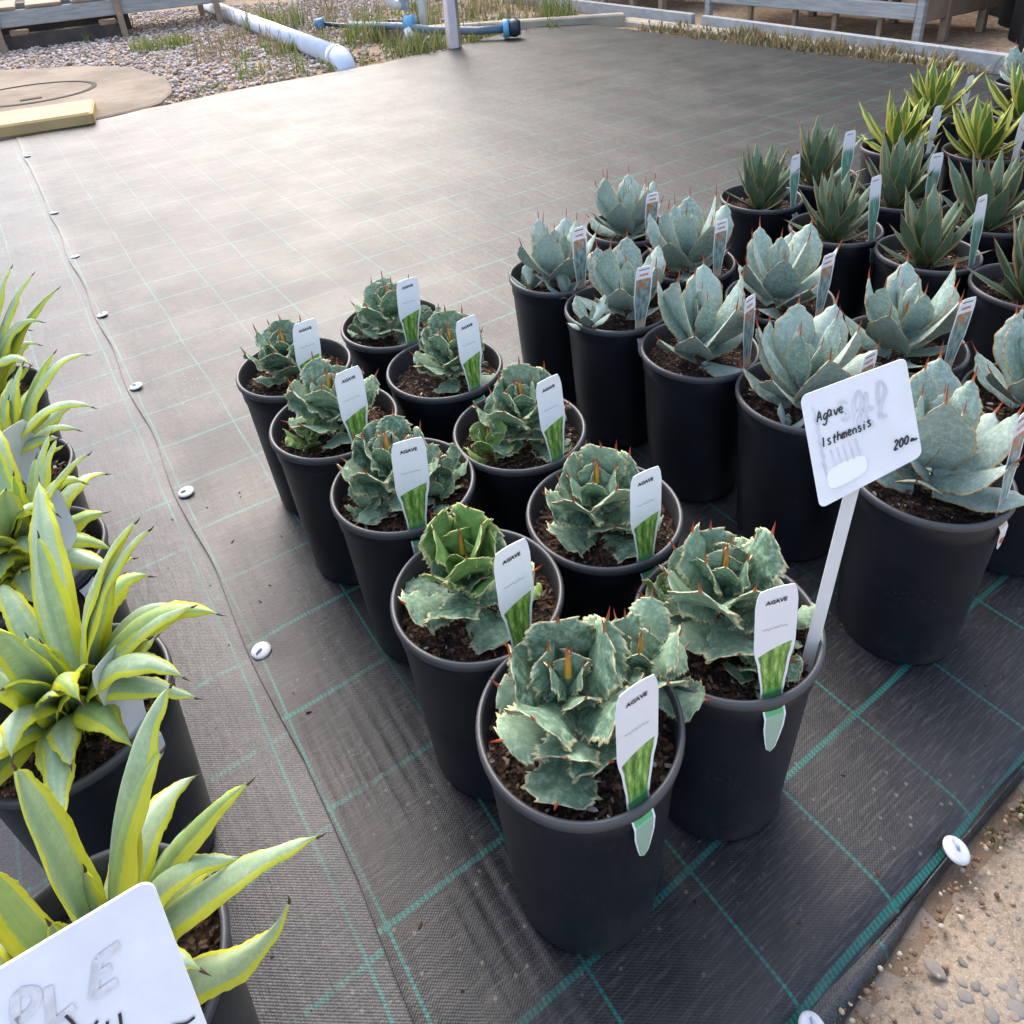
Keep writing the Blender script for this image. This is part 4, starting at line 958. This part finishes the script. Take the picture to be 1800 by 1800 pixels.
# concrete kerb behind the corner, timber kerb rails
root = empty('concrete_kerb', W(4.5, -5.2)); tag(root, 'pale low concrete kerb running past the far mat corner', 'kerb')
beam(root, 'kerb', W(3.0, -6.35, .0), W(4.62, -5.15, .0), .12, .12, M['kerbc'], .012); beam(root, 'kerb', W(4.52, -2.2, -.02), W(4.66, -5.2, -.02), .16, .06, M['kerbc'], .012)
for (a, b, lab) in ((W(4.36, -1.0), W(4.76, -4.40), 'long blue-grey timber kerb board in front of the bare timber bench'), (W(4.78, -4.52), W(5.05, -7.6), 'short blue-grey timber kerb board beyond the gap near the mat corner')):
    root = empty('timber_kerb', (a+b)/2); tag(root, lab, 'kerb'); beam(root, 'board', a+Vector((0, 0, .02)), b+Vector((0, 0, .02)), .045, .11, M['blue_wood'])
# right bench
root = empty('timber_bench', W(5.3, -3.6)); tag(root, 'low bare timber bench on many legs behind the long timber kerb', 'bench'); L0 = root.location
def bl(u, v, z): return W(u, v, z)
beam(root, 'front_board', bl(4.94, -2.80, .172), bl(5.06, -4.62, .172), .03, .10, M['grey_wood']); beam(root, 'front_board', bl(4.95, -2.80, .30), bl(5.07, -4.62, .30), .03, .09, M['grey_wood'])
beam(root, 'side_board', bl(4.97, -2.775, .185), bl(5.80, -2.72, .185), .03, .15, M['brown_wood'])
for q in range(7):
    v = -2.9-.28*q; beam(root, 'slat', bl(4.95, v, .365), bl(5.85, v, .365), .25, .025, M['brown_wood'])
for (u, v, wdt, m) in ((4.93, -2.765, .045, 'grey_wood'), (4.985, -2.80, .05, 'brown_wood'), (5.22, -2.76, .05, 'brown_wood'), (5.64, -2.74, .05, 'brown_wood'), (5.05, -3.10, .035, 'brown_wood'), (5.06, -3.45, .035, 'brown_wood'), (5.08, -3.80, .035, 'brown_wood'), (5.09, -4.22, .035, 'brown_wood'), (5.06, -4.62, .05, 'grey_wood'), (5.7, -3.4, .05, 'brown_wood'), (5.7, -4.1, .05, 'brown_wood')):
    mb = MB(); p = bl(u, v, .16); mb.box(p-L0, (wdt, wdt, .39), rotz(R_(32.5)), .003); mb.build('leg', M[m], root)
# second bench further back
root = empty('timber_bench', W(5.5, -6.2)); tag(root, 'shadowed timber bench legs beyond the short timber kerb board', 'bench'); L0 = root.location
for (u, v) in ((5.25, -5.35), (5.27, -5.75), (5.3, -6.2), (5.32, -6.7), (5.9, -5.4), (5.9, -6.2)):
    mb = MB(); mb.box(W(u, v, .15)-L0, (.05, .05, .37), rotz(R_(32.5))); mb.build('leg', M['brown_wood'], root)
beam(root, 'front_board', W(5.22, -5.3, .26), W(5.32, -7.0, .26), .03, .13, M['brown_wood'])
for q in range(6): beam(root, 'slat', W(5.2, -5.4-.3*q, .345), W(6.0, -5.4-.3*q, .345), .26, .025, M['brown_wood'])

# black sheet for the dark far corner, unseen cloth walls added to darken mat reflections
def curtain(name, a, b, h, mat, lab, cat, posts=True, z0=-.03):
    root = empty(name, (a+b)/2); tag(root, lab, cat); d = (b-a); L = d.length; d.normalize(); nn = Vector((-d.y, d.x, 0)); V = []; F = []; m = int(L/.08)+2
    for s in (0, 1):
        for i in range(m):
            p = a+d*(L*i/(m-1)); o = nn*(.03*math.sin(i*.9)+.02*math.sin(i*.37)+.006*s)
            for z in (z0, h*.5, h): V.append(p+o+Vector((0, 0, z))-root.location)
    for s in (0, 1):
        for i in range(m-1):
            for k in range(2): q = s*m*3+i*3+k; F.append((q, q+3, q+4, q+1) if s else (q, q+1, q+4, q+3))
    link('cloth', mesh('cloth', V, F, mat), root)
    if posts:
        npost = max(2, int(L/2.5)+1)
        for i in range(npost):
            mb = MB(); mb.tube([a+d*(L*i/(npost-1))-nn*.08-root.location+Vector((0, 0, -.03)), a+d*(L*i/(npost-1))-nn*.08-root.location+Vector((0, 0, h+.05))], .035, 10); mb.build('post', M['grey_wood'], root, True)
curtain('black_sheet', Vector((3.02, 4.38, 0)), Vector((3.95, 6.4, 0)), 1.9, M['cloth'], 'black upright sheet put in for the dark area beside the bare timber bench', 'screen')  # black sheet stands in for the dark area past the bench
curtain('added_shade_fence', Vector((-1.1, 15.2, 0)), Vector((-17, 19, 0)), 2.7, M['gcloth'], 'unseen dark green cloth fence added to dim the far mat reflection', 'fence')  # out-of-view fence added to block low sky from the far mat
curtain('added_shade_house', W(7.2, -1.0), W(7.2, -13.0), 5.0, M['gcloth'], 'unseen dark green shade house wall added to darken the mat reflection', 'shade house')  # out-of-view wall added so the right of the mat reflects dark

# ------------------------------------------------------------------ weeds
def blades(mb, c, nbl, rad, h, rng, wid=.006):
    for i in range(nbl):
        a = rng.uniform(0, 6.28); r = rad*math.sqrt(rng.random()); p = Vector(c)+Vector((r*math.cos(a), r*math.sin(a), -.01)); b = rng.uniform(0, 6.28)
        H = h*rng.uniform(.4, 1.1); out = Vector((math.cos(b), math.sin(b), 0))*H*rng.uniform(.15, .7); s = Vector((-math.sin(b), math.cos(b), 0))*wid*rng.uniform(.6, 1.2)
        V = [p-s, p+s, p+out*.35+Vector((0, 0, H*.6))-s*.7, p+out*.35+Vector((0, 0, H*.6))+s*.7, p+out+Vector((0, 0, H))]
        mb.add(V, [(0, 1, 3, 2), (2, 3, 4)])
rng = random.Random(21)
for (x, y, rad, h, nb, lab) in ((-3.05, 7.55, .28, .14, 260, 'bright green grass tuft on the gravel in front of the low weathered bench'), (-2.15, 8.2, .3, .3, 160, 'tall green weed clump beside the far end of the drain pipe'),
        (-1.62, 6.62, .12, .16, 90, 'green weed growing against the side of the drain pipe'), (-.52, 6.15, .22, .20, 200, 'leafy green weed clump at the foot of the pink post'),
        (-1.05, 6.95, .22, .26, 150, 'yellow-green weed clump between drain pipe and water valve'), (.62, 7.05, .16, .30, 130, 'upright green weed by the pale concrete kerb')):
    root = empty('weed_clump', (x, y, -.03)); tag(root, lab, 'weed'); mb = MB(); blades(mb, (0, 0, 0), nb, rad, h, rng, .007); mb.build('blades', M['grass'], root)
mb = MB()
for i in range(190):
    x = rng.uniform(-2.0, .7); y = rng.uniform(5.6, 9.0)
    if y < 6.35+.62*x or in_poly(x, y, PAD): continue
    blades(mb, (x, y, -.03), rng.randint(5, 16), .07, rng.uniform(.05, .2), rng, .006)
for i in range(24):
    x = rng.uniform(-5, -1.3); y = rng.uniform(6.8, 9.5)
    blades(mb, (x, y, -.03), rng.randint(4, 10), .08, rng.uniform(.04, .12), rng, .006)
for i in range(46):
    t = rng.random(); p = Vector((-2.05, 4.95, 0)).lerp(Vector((.5, 6.9, 0)), t)+Vector((-.12, .14, 0))*rng.uniform(.3, 2)
    blades(mb, (p.x, p.y, -.03), rng.randint(5, 14), .06, rng.uniform(.03, .09), rng, .006)
tag(mb.build('weeds', M['grass']), 'scattered green weeds through the gravel and pipe bed', 'weeds', kind='stuff')
mb = MB()
for i in range(230):
    v = rng.gauss(-3.3, .6); u = 4.33+rng.uniform(.0, .22)+(-v-2.3)*.02
    blades(mb, W(u, v, -.02), rng.randint(6, 16), .09, rng.uniform(.03, .12), rng, .010)
for i in range(200):
    x = rng.uniform(-2.6, .6); y = rng.uniform(6.4, 9.5)
    if y < 6.5+.62*x: continue
    blades(mb, (x, y, -.03), rng.randint(4, 10), .08, rng.uniform(.08, .32), rng, .005)
tag(mb.build('dry_weeds', M['dry']), 'dry straw-coloured weeds along the mat edge by the timber kerb', 'weeds', kind='stuff')
mb = MB()
for i in range(700):
    if i < 380: v = rng.uniform(-5.0, -1.8); u = 4.28+abs(rng.gauss(0, .09)); p = W(u, v, -.015)
    else: t = rng.random(); p = Vector((-2.2, 4.85, -.02)).lerp(Vector((.55, 6.95, -.02)), t)+Vector((-.1, .12, 0))*abs(rng.gauss(0, 1.2))
    a = rng.uniform(0, 6.28); s = rng.uniform(.008, .026); e = Vector((math.cos(a), math.sin(a), rng.uniform(-.2, .5)))*s; f = Vector((-math.sin(a), math.cos(a), rng.uniform(-.2, .3)))*s*.5
    mb.add([p-e, p+f, p+e, p-f+Vector((0, 0, .004))], [(0, 1, 2, 3)])
tag(mb.build('leaf_litter', M['litter']), 'brown dead leaves scattered along the outer mat edges', 'leaf litter', kind='stuff')
# weed sprig at the path edge by the scuffed pin
root = empty('weed_sprig', (.565, .505, -.02)); tag(root, 'tiny green weed sprig rooted at the concrete path edge', 'weed')
mb = MB(); blades(mb, (0, 0, 0), 26, .012, .03, rng, .0035); mb.build('leaves', M['grass'], root)
mb = MB()
for i in range(40): t = rng.random(); p = Vector((.50, .475, -.018)).lerp(Vector((.75, .60, -.018)), t); blades(mb, p, 6, .012, .014, rng, .002)
tag(mb.build('moss_weeds', M['dry']), 'dry mossy growth in the joint beside the concrete path', 'moss', kind='stuff')

rng = random.Random(77); mb = MB()
for i in range(260):
    u = rng.uniform(-.35, 1.0); v = rng.uniform(-1.3, -.17); blob(mb, W(u, v, mat_z(u, v, u > SEAM)+.0006), rng.choice((.0007, .001, .0014, .002)), rng, .6, rng.choice((1.0, 1.5, 2.5)))
tag(mb.build('soil_crumbs', M['chips']), 'tiny soil crumbs scattered on the weed mat around the pots', 'crumbs', kind='stuff')
